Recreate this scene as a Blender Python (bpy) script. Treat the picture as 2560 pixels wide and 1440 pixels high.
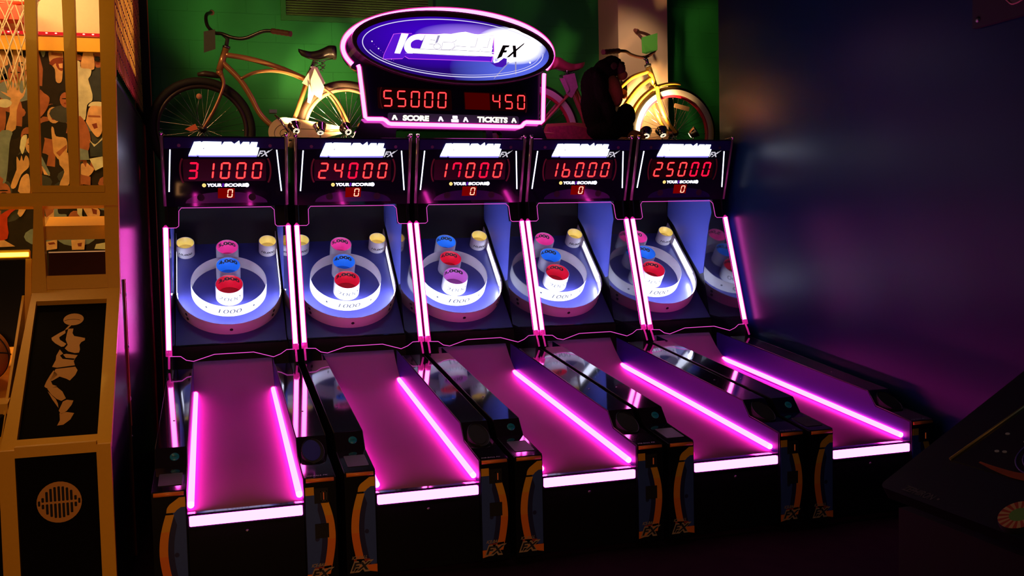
import bpy, math, random
from mathutils import Vector, Matrix
sc = bpy.context.scene
for o in list(bpy.data.objects): bpy.data.objects.remove(o)
R = math.radians
random.seed(7)
# ------------------------------------------------------------------ camera
cam = bpy.data.cameras.new('camera'); cam_o = bpy.data.objects.new('camera', cam)
sc.collection.objects.link(cam_o); sc.camera = cam_o
cam_o.location = (-0.0887, -4.1211, 1.5076)
cam_o.rotation_euler = (R(86.6253), R(1.2723), R(-17.0980))
cam.sensor_width = 36.0; cam.lens = 2425.92/2560*36.0
cam.clip_start = 0.02; cam.clip_end = 60
# ------------------------------------------------------------------ world and exposure
w = bpy.data.worlds.new('world'); sc.world = w; w.use_nodes = True
w.node_tree.nodes['Background'].inputs[0].default_value = (0.25, 0.35, 0.5, 1)
w.node_tree.nodes['Background'].inputs[1].default_value = 0.006
vs = sc.view_settings
vs.view_transform = 'Standard'; vs.look = 'None'; vs.gamma = 1.0; vs.use_curve_mapping = False
vs.exposure = 0.0
sc.cycles.transparent_max_bounces = 24
sc.cycles.max_bounces = 8
sc.cycles.sample_clamp_indirect = 4.0

def light(name, kind, loc, energy, color, target=None, size=0.1, size_y=None, spot=None, blend=0.5, parent=None, radius=None, spread=None):
    l = bpy.data.lights.new(name, kind); l.energy = energy; l.color = color
    if kind == 'AREA':
        l.size = size
        if size_y: l.shape = 'RECTANGLE'; l.size_y = size_y
        if spread: l.spread = R(spread)
    if kind == 'SPOT': l.spot_size = R(spot); l.spot_blend = blend; l.shadow_soft_size = radius or 0.02
    if kind == 'POINT': l.shadow_soft_size = radius or 0.05
    o = bpy.data.objects.new(name, l); sc.collection.objects.link(o); o.location = loc
    if target is not None:
        o.rotation_euler = (Vector(target)-Vector(loc)).to_track_quat('-Z', 'Y').to_euler()
    if parent: o.parent = parent
    return o
# unseen fill lights added behind and above the camera
light('hall_fill', 'AREA', (-0.9, -5.4, 2.2), 7.0, (1.0, 0.44, 0.16), (0.1, 0.0, 0.45), 0.8, spread=60)
light('column_fill_spot', 'SPOT', (2.75, 1.95, 3.5), 26, (1.0, 0.66, 0.40), (3.08, 2.8, 2.75), spot=38, blend=0.9, radius=0.06)  # unseen spot added to brighten the column
light('hall_fill_blue', 'AREA', (1.6, -5.0, 3.4), 6, (0.2, 0.55, 1.0), (3.4, 0.5, 2.4), 1.0)

# ------------------------------------------------------------------ materials
MATS = {}
def mat(name, col=(0.5,0.5,0.5), rough=0.5, metal=0.0, emit=None, es=0.0, coat=0.0, noise=0.0, nscale=60.0, bump=0.0, spec=0.5):
    if name in MATS: return MATS[name]
    m = bpy.data.materials.new(name); m.use_nodes = True
    nt = m.node_tree; b = nt.nodes['Principled BSDF']
    b.inputs['Base Color'].default_value = (*col, 1); b.inputs['Roughness'].default_value = rough
    b.inputs['Metallic'].default_value = metal; b.inputs['Specular IOR Level'].default_value = spec
    if coat: b.inputs['Coat Weight'].default_value = coat; b.inputs['Coat Roughness'].default_value = 0.05
    if emit:
        b.inputs['Emission Color'].default_value = (*emit, 1); b.inputs['Emission Strength'].default_value = es
    if noise or bump:
        tc = nt.nodes.new('ShaderNodeTexCoord'); n = nt.nodes.new('ShaderNodeTexNoise')
        n.inputs['Scale'].default_value = nscale; n.inputs['Detail'].default_value = 4
        nt.links.new(tc.outputs['Object'], n.inputs['Vector'])
        if noise:
            mx = nt.nodes.new('ShaderNodeMix'); mx.data_type = 'RGBA'
            mx.inputs[6].default_value = (*[c*(1-noise) for c in col], 1)
            mx.inputs[7].default_value = (*[min(1, c*(1+noise)) for c in col], 1)
            nt.links.new(n.outputs['Fac'], mx.inputs[0]); nt.links.new(mx.outputs[2], b.inputs['Base Color'])
        if bump:
            bp = nt.nodes.new('ShaderNodeBump'); bp.inputs['Strength'].default_value = bump; bp.inputs['Distance'].default_value = 0.01
            nt.links.new(n.outputs['Fac'], bp.inputs['Height']); nt.links.new(bp.outputs['Normal'], b.inputs['Normal'])
    MATS[name] = m; return m
def emis(name, col, s):
    if name in MATS: return MATS[name]
    m = bpy.data.materials.new(name); m.use_nodes = True; nt = m.node_tree; nt.nodes.clear()
    e = nt.nodes.new('ShaderNodeEmission'); e.inputs[0].default_value = (*col, 1); e.inputs[1].default_value = s
    o = nt.nodes.new('ShaderNodeOutputMaterial'); nt.links.new(e.outputs[0], o.inputs[0])
    MATS[name] = m; return m
def halo_sleeve(name, col, s, tr):
    """imitates camera glow by a translucent emissive sleeve round a brighter lamp core"""
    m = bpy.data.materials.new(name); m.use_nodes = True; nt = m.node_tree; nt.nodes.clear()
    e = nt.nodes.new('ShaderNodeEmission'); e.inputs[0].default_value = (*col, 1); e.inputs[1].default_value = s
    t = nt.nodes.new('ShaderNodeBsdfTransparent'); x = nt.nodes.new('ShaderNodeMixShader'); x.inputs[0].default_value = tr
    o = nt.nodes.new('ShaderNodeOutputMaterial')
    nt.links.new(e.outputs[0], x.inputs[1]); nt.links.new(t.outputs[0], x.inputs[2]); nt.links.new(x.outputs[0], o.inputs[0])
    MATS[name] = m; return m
def clear(name, refl=0.06, tint=(1,1,1), rough=0.03):
    m = bpy.data.materials.new(name); m.use_nodes = True; nt = m.node_tree; nt.nodes.clear()
    g = nt.nodes.new('ShaderNodeBsdfGlossy'); g.inputs['Roughness'].default_value = rough
    t = nt.nodes.new('ShaderNodeBsdfTransparent'); t.inputs[0].default_value = (*tint, 1)
    f = nt.nodes.new('ShaderNodeFresnel'); f.inputs[0].default_value = 1.35
    x = nt.nodes.new('ShaderNodeMixShader'); o = nt.nodes.new('ShaderNodeOutputMaterial')
    nt.links.new(f.outputs[0], x.inputs[0]); nt.links.new(t.outputs[0], x.inputs[1]); nt.links.new(g.outputs[0], x.inputs[2]); nt.links.new(x.outputs[0], o.inputs[0])
    MATS[name] = m; return m

PINK = (1.0, 0.036, 0.52)
WPINK = (1.0, 0.085, 0.62)
BLACK = mat('black_laminate', (0.004,0.004,0.006), 0.35, noise=0.2, spec=0.3)
GLOSS = mat('black_acrylic', (0.010,0.008,0.016), 0.06, coat=1.0, spec=0.8, noise=0.1)
MATTE = mat('matte_black', (0.006,0.006,0.007), 0.8, noise=0.2)
CARPET = mat('lane_carpet', (0.28,0.11,0.25), 0.95, noise=0.12, nscale=500, bump=0.1, spec=0.1)
SIDEPURPLE = mat('lane_side_laminate', (0.006,0.006,0.10), 0.40, noise=0.1, spec=0.2)
TUBE = emis('pink_lamp_core', WPINK, 17.0)
STUBE = emis('sign_neon_core', (1.0,0.11,0.80), 8.0)
LTUBE = emis('pink_lane_lamp_core', PINK, 25.0)
BAR = emis('pink_front_lamp', (1.0,0.10,0.72), 8.0)
SLV = halo_sleeve('pink_halo_sleeve', (1.0,0.01,0.34), 2.2, 0.80)  # emissive shell that adds the glow halo round each tube
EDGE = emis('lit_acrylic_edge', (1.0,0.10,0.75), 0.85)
SHIELD = clear('clear_acrylic', tint=(0.97,0.97,0.98))
BOARD = mat('blue_playfield', (0.055,0.055,0.27), 0.32, noise=0.12, nscale=8, spec=0.5)
BWALL = mat('blue_side_wall', (0.08,0.10,0.48), 0.5, noise=0.08, nscale=6)
WHITE = mat('white_plastic', (0.85,0.83,0.86), 0.35, noise=0.02)
LILAC = mat('white_outer_ring', (0.72,0.66,0.72), 0.4, noise=0.02)
INK = mat('black_ink', (0.02,0.02,0.03), 0.5)
CHROME = mat('chrome', (0.8,0.8,0.8), 0.12, 1.0, bump=0.02)
STEEL = mat('dark_steel', (0.2,0.2,0.2), 0.35, 1.0, bump=0.02)
RUBBER = mat('black_rubber', (0.012,0.011,0.010), 0.6, bump=0.2, nscale=200)
REDSEG = emis('red_led_segment', (1.0,0.02,0.03), 1.3)
REDHOT = emis('red_led_core', (1.0,0.13,0.12), 1.35)
OFFSEG = mat('unlit_led_glass', (0.012,0.001,0.001), 0.25, emit=(1,0,0), es=0.0035)
DIMRED = emis('dim_red_window', (0.5,0.0,0.0), 0.35)
LOGOW = emis('backlit_white', (0.80,0.82,1.0), 4.5)
LOGOSOFT = emis('backlit_violet_edge', (0.28,0.22,1.0), 1.2)
LOGOFX = emis('backlit_pale', (0.7,0.66,0.75), 0.9)
WBAR = emis('white_light_strip', (0.80,0.85,1.0), 3.0)
YLED = emis('backlit_yellow', (1.0,0.65,0.2), 1.3)

def cupmat(n, c): return mat(n, c, 0.4, noise=0.03, emit=c, es=0.0)
CUPS = {'pink': cupmat('pink_cup', (0.95,0.06,0.42)), 'blue': cupmat('blue_cup', (0.03,0.28,0.95)),
        'red': cupmat('red_cup', (0.9,0.01,0.06)), 'yellow': cupmat('yellow_cup', (0.95,0.72,0.16)),
        'orchid': cupmat('orchid_cup', (0.85,0.22,0.85))}

# ------------------------------------------------------------------ mesh builder
class MB:
    def __init__(s): s.v=[]; s.f=[]; s.m=[]; s.mats=[]; s.sm=[]
    def mi(s, m):
        if m not in s.mats: s.mats.append(m)
        return s.mats.index(m)
    def add(s, vs, fs, m, smooth=False):
        b=len(s.v); s.v += [tuple(v) for v in vs]
        for f in fs: s.f.append([b+i for i in f]); s.m.append(s.mi(m)); s.sm.append(smooth)
    def box(s, x0,x1,y0,y1,z0,z1, m):
        v=[(x0,y0,z0),(x1,y0,z0),(x1,y1,z0),(x0,y1,z0),(x0,y0,z1),(x1,y0,z1),(x1,y1,z1),(x0,y1,z1)]
        s.add(v,[(0,3,2,1),(4,5,6,7),(0,1,5,4),(1,2,6,5),(2,3,7,6),(3,0,4,7)],m); return s
    def prismx(s, yz, x0, x1, m):      # polygon in y,z swept along x
        n=len(yz); v=[(x0,y,z) for y,z in yz]+[(x1,y,z) for y,z in yz]
        f=[tuple(range(n)), tuple(range(2*n-1,n-1,-1))]+[(i,n+i,n+(i+1)%n,(i+1)%n) for i in range(n)]
        s.add(v,f,m); return s
    def deco(s, fr, poly, t, m, z=0.0):  # polygon on a frame, thickness t
        n=len(poly); a=[fr(x,y,z) for x,y in poly]; b=[fr(x,y,z+t) for x,y in poly]
        s.add(a+b,[tuple(range(n-1,-1,-1)), tuple(range(n,2*n))]+[(i,(i+1)%n,n+(i+1)%n,n+i) for i in range(n)],m); return s
    def tube(s, path, r, m, seg=10, closed=False, caps=True):
        P=[Vector(p) for p in path]; n=len(P); rr = r if isinstance(r,(list,tuple)) else [r]*n
        ring=[]; up=None
        for i,p in enumerate(P):
            if closed: t=(P[(i+1)%n]-P[i-1])
            else: t=(P[min(i+1,n-1)]-P[max(i-1,0)])
            t.normalize()
            if up is None:
                up = Vector((0,0,1)) if abs(t.z)<0.9 else Vector((0,1,0))
            a=up-t*up.dot(t); a.normalize(); up=a; b=t.cross(a)
            ring.append([p+(a*math.cos(2*math.pi*k/seg)+b*math.sin(2*math.pi*k/seg))*rr[i] for k in range(seg)])
        v=[q for g in ring for q in g]; f=[]
        for i in range(n if closed else n-1):
            j=(i+1)%n
            for k in range(seg): f.append((i*seg+k,i*seg+(k+1)%seg,j*seg+(k+1)%seg,j*seg+k))
        s.add(v,f,m,True)
        if caps and not closed:
            s.add(ring[0],[tuple(range(seg-1,-1,-1))],m); s.add(ring[-1],[tuple(range(seg))],m)
        return s
    def rev(s, fr, prof, m, seg=32, a0=0, a1=360):  # profile (radius, height) round frame normal
        full = abs(a1-a0-360)<1e-6; n=seg if full else seg+1; v=[]
        for k in range(n):
            a=R(a0+(a1-a0)*k/seg)
            for r,h in prof: v.append(fr(r*math.cos(a), r*math.sin(a), h))
        q=len(prof); f=[]
        for k in range(seg):
            j=(k+1)%n
            for i in range(q-1): f.append((k*q+i, j*q+i, j*q+i+1, k*q+i+1))
        s.add(v,f,m,True); return s
    def ell(s, c, rx, ry, rz, m, rot=None, nu=20, nv=12):
        v=[];f=[]
        for i in range(nv+1):
            th=math.pi*i/nv
            for k in range(nu):
                ph=2*math.pi*k/nu
                p=Vector((rx*math.sin(th)*math.cos(ph), ry*math.sin(th)*math.sin(ph), rz*math.cos(th)))
                if rot is not None: p=rot@p
                v.append(p+Vector(c))
        for i in range(nv):
            for k in range(nu): f.append((i*nu+k,(i+1)*nu+k,(i+1)*nu+(k+1)%nu,i*nu+(k+1)%nu))
        s.add(v,f,m,True); return s
    def build(s, name, parent=None, flip=False):
        me=bpy.data.meshes.new(name); me.from_pydata(s.v,[],s.f)
        for m in s.mats: me.materials.append(m)
        for p,mi,sm in zip(me.polygons,s.m,s.sm): p.material_index=mi; p.use_smooth=sm
        import bmesh
        bm=bmesh.new(); bm.from_mesh(me); bmesh.ops.remove_doubles(bm, verts=bm.verts, dist=1e-6)
        bmesh.ops.recalc_face_normals(bm, faces=bm.faces); bm.to_mesh(me); bm.free()
        o=bpy.data.objects.new(name,me); sc.collection.objects.link(o)
        if parent: o.parent=parent
        return o
def empty(name, loc=(0,0,0), rz=0.0):
    o=bpy.data.objects.new(name,None); sc.collection.objects.link(o); o.location=loc; o.rotation_euler=(0,0,rz); o.empty_display_size=0.1; return o
def tag(o, label=None, cat=None, group=None, kind=None):
    if label: o['label']=label
    if cat: o['category']=cat
    if group: o['group']=group
    if kind: o['kind']=kind
    return o
def frame(o, ex, ey):
    o=Vector(o); ex=Vector(ex).normalized(); ey=Vector(ey).normalized(); n=ex.cross(ey).normalized()
    return lambda x,y,z=0.0: tuple(o+ex*x+ey*y+n*z)
def rrect(x0,x1,y0,y1,r,n=5):
    out=[]
    for cx,cy,a in ((x1-r,y0+r,-90),(x1-r,y1-r,0),(x0+r,y1-r,90),(x0+r,y0+r,180)):
        for k in range(n+1): t=R(a+90*k/n); out.append((cx+r*math.cos(t),cy+r*math.sin(t)))
    return out
def circ(cx,cy,rx,ry=None,n=32,a0=0,a1=360):
    ry=ry or rx; full=abs(a1-a0-360)<1e-6
    return [(cx+rx*math.cos(R(a0+(a1-a0)*k/n)), cy+ry*math.sin(R(a0+(a1-a0)*k/n))) for k in range(n if full else n+1)]
def band(path, wd):     # flat ribbon polygon along a 2D path
    L=[];Rr=[]
    n=len(path)
    for i,(x,y) in enumerate(path):
        a=path[max(i-1,0)]; b=path[min(i+1,n-1)]; dx,dy=b[0]-a[0],b[1]-a[1]; d=math.hypot(dx,dy) or 1
        ww = wd[i] if isinstance(wd,(list,tuple)) else wd
        L.append((x-dy/d*ww/2,y+dx/d*ww/2)); Rr.append((x+dy/d*ww/2,y-dx/d*ww/2))
    return L+Rr[::-1]
def spline(P, n=8):     # Catmull-Rom through points
    P=[Vector(p) for p in P]; Q=[P[0]*2-P[1]]+P+[P[-1]*2-P[-2]]; out=[]
    for i in range(1,len(Q)-2):
        for k in range(n):
            t=k/n; a,b,c,d=Q[i-1],Q[i],Q[i+1],Q[i+2]
            out.append(0.5*((2*b)+(c-a)*t+(2*a-5*b+4*c-d)*t*t+(3*b-a-3*c+d)*t**3))
    out.append(P[-1]); return [tuple(p) for p in out]
TXT={}
def text(s, bold=0.0, sub=False):
    """mesh of a word: returns (verts2d, faces) scaled so that height of capitals = 1, starts at x=0"""
    key=(s,bold)
    if key in TXT: return TXT[key]
    cu=bpy.data.curves.new('t','FONT'); cu.body=s; cu.size=1.0; cu.offset=bold; cu.resolution_u=3; cu.fill_mode='FRONT'
    ob=bpy.data.objects.new('t',cu); sc.collection.objects.link(ob)
    dg=bpy.context.evaluated_depsgraph_get(); me=bpy.data.meshes.new_from_object(ob.evaluated_get(dg))
    v=[(p.co.x,p.co.y) for p in me.vertices]; f=[tuple(p.vertices) for p in me.polygons]
    bpy.data.objects.remove(ob); bpy.data.curves.remove(cu); bpy.data.meshes.remove(me)
    x0=min(a for a,b in v); x1=max(a for a,b in v); y0=min(b for a,b in v); y1=max(b for a,b in v)
    TXT[key]=([((a-x0)/(x1-x0),(b-y0)/(y1-y0)) for a,b in v],f); return TXT[key]
def put_text(mb, s, fn, x0,x1,y0,y1, m, bold=0.0, shear=0.0, z=0.001):
    """lettering stretched to the box x0..x1,y0..y1 on mapping fn(x,y,z)"""
    v,f=text(s,bold); h=y1-y0
    mb.add([fn(x0+a*(x1-x0)+shear*b*h, y0+b*h, z) for a,b in v], f, m); return mb
SEG={'0':'abcdef','1':'bc','2':'abged','3':'abgcd','4':'fgbc','5':'afgcd','6':'fgedc','7':'fabc'}
def digit(mb, ch, fr, x, y, wd, h, m, shear=0.1, t=0.12, z=0.001, th=0.0008, core=None, extra=''):
    tt=t*h; g=0.012*h
    P=lambda a,b:(x+a+shear*(b), y+b)
    def hs(yy): return [P(tt*0.55,yy),P(tt,yy-tt/2),P(wd-tt,yy-tt/2),P(wd-tt*0.55,yy),P(wd-tt,yy+tt/2),P(tt,yy+tt/2)]
    def vsg(xx,a,b): return [P(xx,a+g+tt*0.1),P(xx+tt/2,a+g+tt*0.5),P(xx+tt/2,b-g-tt*0.5),P(xx,b-g-tt*0.1),P(xx-tt/2,b-g-tt*0.5),P(xx-tt/2,a+g+tt*0.5)]
    S={'a':hs(h-tt/2),'d':hs(tt/2),'g':hs(h/2),'f':vsg(tt/2,h/2,h-tt*.2),'b':vsg(wd-tt/2,h/2,h-tt*.2),'e':vsg(tt/2,tt*.2,h/2),'c':vsg(wd-tt/2,tt*.2,h/2)}
    for k in SEG[ch]+extra:
        mb.deco(fr,S[k],th,m,z)
        if core:
            cx=sum(p[0] for p in S[k])/6; cy=sum(p[1] for p in S[k])/6
            mb.deco(fr,[(cx+(a-cx)*(0.9 if k in 'adg' else 0.42),cy+(b-cy)*(0.42 if k in 'adg' else 0.9)) for a,b in S[k]],0.0003,core,z+th)
def copy_tree(o, parent=None):
    c=o.copy(); sc.collection.objects.link(c); c.parent=parent
    for ch in [q for q in bpy.data.objects if q.parent==o]: copy_tree(ch,c)
    return c

# ------------------------------------------------------------------ room
def room():
    g = mat('green_block_paint', (0.020,0.27,0.06), 0.55, noise=0.10, nscale=3, spec=0.3)
    # horizontal and vertical block joints as bump and a slight darkening of the joint itself
    nt=g.node_tree; b=nt.nodes['Principled BSDF']; tc=nt.nodes.new('ShaderNodeTexCoord'); br=nt.nodes.new('ShaderNodeTexBrick')
    mp=nt.nodes.new('ShaderNodeMapping'); mp.inputs['Rotation'].default_value=(R(90),0,0); mp.inputs['Location'].default_value=(0,0.1,0)
    nt.links.new(tc.outputs['Object'],mp.inputs[0]); nt.links.new(mp.outputs[0],br.inputs['Vector'])
    br.inputs['Scale'].default_value=1.0; br.inputs['Brick Width'].default_value=0.4; br.inputs['Row Height'].default_value=0.2; br.inputs['Mortar Size'].default_value=0.0028
    br.inputs['Mortar Smooth'].default_value=0.3
    bp=nt.nodes.new('ShaderNodeBump'); bp.invert=True; bp.inputs['Strength'].default_value=0.9; bp.inputs['Distance'].default_value=0.008
    nt.links.new(br.outputs['Fac'],bp.inputs['Height']); nt.links.new(bp.outputs['Normal'],b.inputs['Normal'])
    blue = mat('blue_satin_paint', (0.002,0.018,0.050), 0.32, noise=0.08, nscale=2, bump=0.02, spec=0.12)
    dark = mat('dark_ceiling_paint', (0.01,0.01,0.012), 0.9, noise=0.2)
    fl = mat('dark_carpet_floor', (0.012,0.006,0.006), 0.95, noise=0.6, nscale=9, bump=0.2, spec=0.1)
    tan = mat('tan_column_paint', (0.75,0.54,0.35), 0.6, noise=0.05, nscale=4)
    o=MB().box(-4.1,4.7,-6.6,3.4,-0.1,0,fl).build('floor'); tag(o,kind='structure')
    o=MB().box(-4.1,4.7,-6.6,3.4,3.6,3.7,dark).build('ceiling'); tag(o,kind='structure')
    o=MB().box(-4.1,4.7,3.15,3.3,0,3.6,g).build('wall_back'); tag(o,kind='structure')
    o=MB().box(3.455,3.62,-6.5,2.22,0,3.6,blue).build('wall_right'); tag(o,kind='structure')
    o=MB().box(4.5,4.65,2.22,3.15,0,3.6,g).build('wall_right_recess'); tag(o,kind='structure')
    o=MB().box(3.62,4.5,2.12,2.22,0,3.6,blue).build('wall_right_return'); tag(o,kind='structure')
    o=MB().box(-4.0,-3.85,-6.5,3.15,0,3.6,dark).build('wall_left'); tag(o,kind='structure')
    o=MB().box(-4.0,3.62,-6.6,-6.5,0,3.6,dark).build('wall_front'); tag(o,kind='structure')
    o=MB().box(2.905,3.315,2.76,3.15,1.88,3.6,tan).build('trim_1'); tag(o,'tan painted square column on the green back wall',kind='structure')
    # louvred vent high on the back wall
    v=empty('wall_vent',(1.0,3.15,3.06)); tag(v,'green louvred vent grille high on the green block wall','vent')
    gm=mat('vent_green_paint',(0.03,0.22,0.04),0.4,noise=0.1)
    f=MB(); f.box(-0.56,0.56,-0.02,0,0,0.035,gm); f.box(-0.56,-0.525,-0.02,0,0.035,0.5,gm); f.box(0.525,0.56,-0.02,0,0.035,0.5,gm); f.box(-0.56,0.56,-0.02,0,0.465,0.5,gm); f.build('vent_frame',v)
    MB().box(-0.525,0.525,-0.004,-0.001,0.035,0.465,MATTE).build('backing',v)
    s=MB()
    gs=mat('vent_slat_paint',(0.22,0.48,0.12),0.35,noise=0.1)
    for k in range(24):
        z=0.04+k*0.0178
        s.add([(-0.525,-0.018,z),(0.525,-0.018,z),(0.525,-0.004,z+0.013),(-0.525,-0.004,z+0.013),(-0.525,-0.016,z-0.001),(0.525,-0.016,z-0.001),(0.525,-0.002,z+0.012),(-0.525,-0.002,z+0.012)],
              [(0,1,2,3),(7,6,5,4),(0,4,5,1),(3,2,6,7)],gs)
    s.build('slats',v)
    # dark framed picture on the blue wall, mostly outside the frame
    p=empty('wall_picture',(3.455,-0.95,2.425)); tag(p,'dark mounted wall picture with a brown outline, at the top of the blue wall','picture')
    MB().box(-0.03,0,-0.68,0.68,0,1.0,MATTE).build('board',p)
    fr=frame((-0.031,0.68,0),(0,-1,0),(0,0,1))
    ol=mat('brown_outline_paint',(0.45,0.25,0.16),0.5,noise=0.1); ins=mat('dark_brown_print',(0.05,0.02,0.015),0.5,noise=0.3)
    c=[(0.16,0.2),(0.17,0.13),(0.215,0.085),(0.25,0.06),(0.31,0.068),(0.38,0.1),(0.46,0.13),(0.5,0.2),(0.5,0.3),(0.4,0.36),(0.25,0.33),(0.18,0.27)]
    c=[(a[0],a[1]) for a in spline([(x,y,0) for x,y in c+[c[0]]],5)][:-1]
    m=MB(); m.deco(fr,c,0.002,ins); m.tube([fr(x,y,0.003) for x,y in c],0.004,ol,6,closed=True); m.build('outline_print',p)
    b=MB(); b.rev(frame(fr(0.035,0.035),(0,-1,0),(0,0,1)),[(0,0.004),(0.012,0.004),(0.013,0)],STEEL,16); b.build('screw',p)
room()

# ------------------------------------------------------------------ alley roller machines
P_=0.762
DX=[0.0,0.011,0.010,0.006,0.0]; DY=[-0.02,0.016,0.014,0.006,-0.016]
TH=R(41)
BO=Vector((0,2.445,0.993)); BD=Vector((0,math.cos(TH),math.sin(TH))); BN=Vector((0,-math.sin(TH),math.cos(TH)))
bf=frame(BO,(1,0,0),BD)                    # playfield frame: x, along the slope, off the board
ga=Vector((0,1.827,0.852)); gb=Vector((0,2.084,1.570)); GD=(gb-ga).normalized(); GL=(gb-ga).length
gf=frame(ga,(1,0,0),GD)                    # front shield frame
ha=Vector((0,2.105,1.701)); hb=Vector((0,1.971,2.110)); HD=(hb-ha).normalized(); HL=(hb-ha).length
hf=frame(ha,(1,0,0),HD)                    # header face frame (normal points to the player)
LANE=[(0.02,0.383),(0.8,0.457),(1.50,0.520),(1.62,0.533),(1.74,0.549),(1.84,0.575),(1.93,0.617),(2.01,0.672),(2.07,0.725),(2.10,0.752)]

def post_art(parent, side):
    """printed graphics on the front of one arm. u runs from the inner edge (0) to the outer (1)"""
    x0,x1=(0.234,0.366)
    def fn(u,h,z=0.0): 
        x=x0+(x1-x0)*u
        return ((x if side>0 else -x), -0.012-z, 0.06+0.405*h)
    org=mat('orange_print',(0.85,0.20,0.01),0.45,noise=0.05); yel=mat('amber_print',(0.80,0.38,0.01),0.45,noise=0.05)
    amb=mat('dark_amber_print',(0.85,0.27,0.01),0.45,noise=0.05)
    gry=mat('slate_blue_print',(0.035,0.075,0.30),0.45,noise=0.1); nav=mat('navy_print',(0.015,0.018,0.09),0.45,noise=0.1)
    pale=mat('pale_outline_print',(0.42,0.30,0.18),0.45); red=mat('rust_print',(0.35,0.05,0.02),0.45)
    m=MB()
    def d(poly,mt,z,t=0.0006):
        n=len(poly); a=[fn(x,y,z) for x,y in poly]; b=[fn(x,y,z+t) for x,y in poly]
        m.add(a+b,[tuple(range(n-1,-1,-1)),tuple(range(n,2*n))]+[(i,(i+1)%n,n+(i+1)%n,n+i) for i in range(n)],mt)
    arc=[(0.60,0.83),(0.70,0.72),(0.78,0.60),(0.815,0.47),(0.80,0.35),(0.73,0.20),(0.62,0.04)]
    arc=[(p[0],p[1]) for p in spline([(a,b,0) for a,b in arc],4)]
    if side<0: arc=[(a-0.11,b) for a,b in arc]
    # slate background bounded by the arc
    d([(0.03,0.06)]+[(a-0.08,b) for a,b in arc[::-1]]+[(0.52,0.90),(0.03,0.90)],gry,0.0002)
    d([(0.30,0.06)]+[(a-0.1,b) for a,b in arc[::-1]]+[(0.42,0.86)]+[(a-0.30,b) for a,b in arc[4:]],nav,0.001)
    k=len(arc)//2+1
    wd=0.25
    def arcband(pts,mt,z): d([(a-wd/2,b) for a,b in pts]+[(a+wd/2,b) for a,b in pts[::-1]],mt,z)
    arcband(arc[:k//2+1],yel,0.002); arcband(arc[k//2:k+2],amb,0.0021); arcband(arc[k+1:],org,0.0022)
    d([(0.02,-0.03),(0.45,0.0),(0.45,0.055),(0.02,0.055)],org,0.0015)
    if side>0:
        d([(0.03,0.885),(0.30,0.885),(0.30,0.97),(0.03,0.97)],yel,0.002)
    else:
        hook=[(0.47,0.85),(0.44,0.90),(0.33,0.945),(0.2,0.955),(0.03,0.955)]
        hk=[(p[0],p[1]) for p in spline([(a,b,0) for a,b in hook],4)]
        d(band(hk,[0.24-0.0066*i*1.0*(8/ max(1,len(hk)-1)) *1.0 for i in range(len(hk))]) if False else [(a+0.12,b) for a,b in hk[:8]]+[(0.2,1.0),(0.03,1.0),(0.03,0.90),(0.16,0.90),(0.28,0.875),(0.35,0.85)],yel,0.002)
    # small dark bolt hole
    hx=0.36 if side>0 else 0.33; 
    d([(hx+0.07*math.cos(t*0.6283),0.42+0.024*math.sin(t*0.6283)) for t in range(10)],nav,0.003)
    # lettering, reading left to right for the viewer
    def tf(x,y,z): # x in metres from left edge of this post face
        xx=(x0+x) if side>0 else (-x1+x)
        return (xx,-0.012-0.003-z,0.06+y)
    put_text(m,'ICE-BALL',tf,0.020,0.085,0.052,0.066,pale,0.02,0.35)
    put_text(m,'FX',tf,0.010,0.096,-0.006,0.044,pale,0.10,0.4,0.0)
    put_text(m,'FX',tf,0.018,0.090,0.002,0.038,INK,0.03,0.4,0.0012)
    d([(0.25,0.095),(0.78,0.105),(0.78,0.13),(0.25,0.12)],red,0.0022)
    return m.build('post_graphics',parent)

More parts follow.
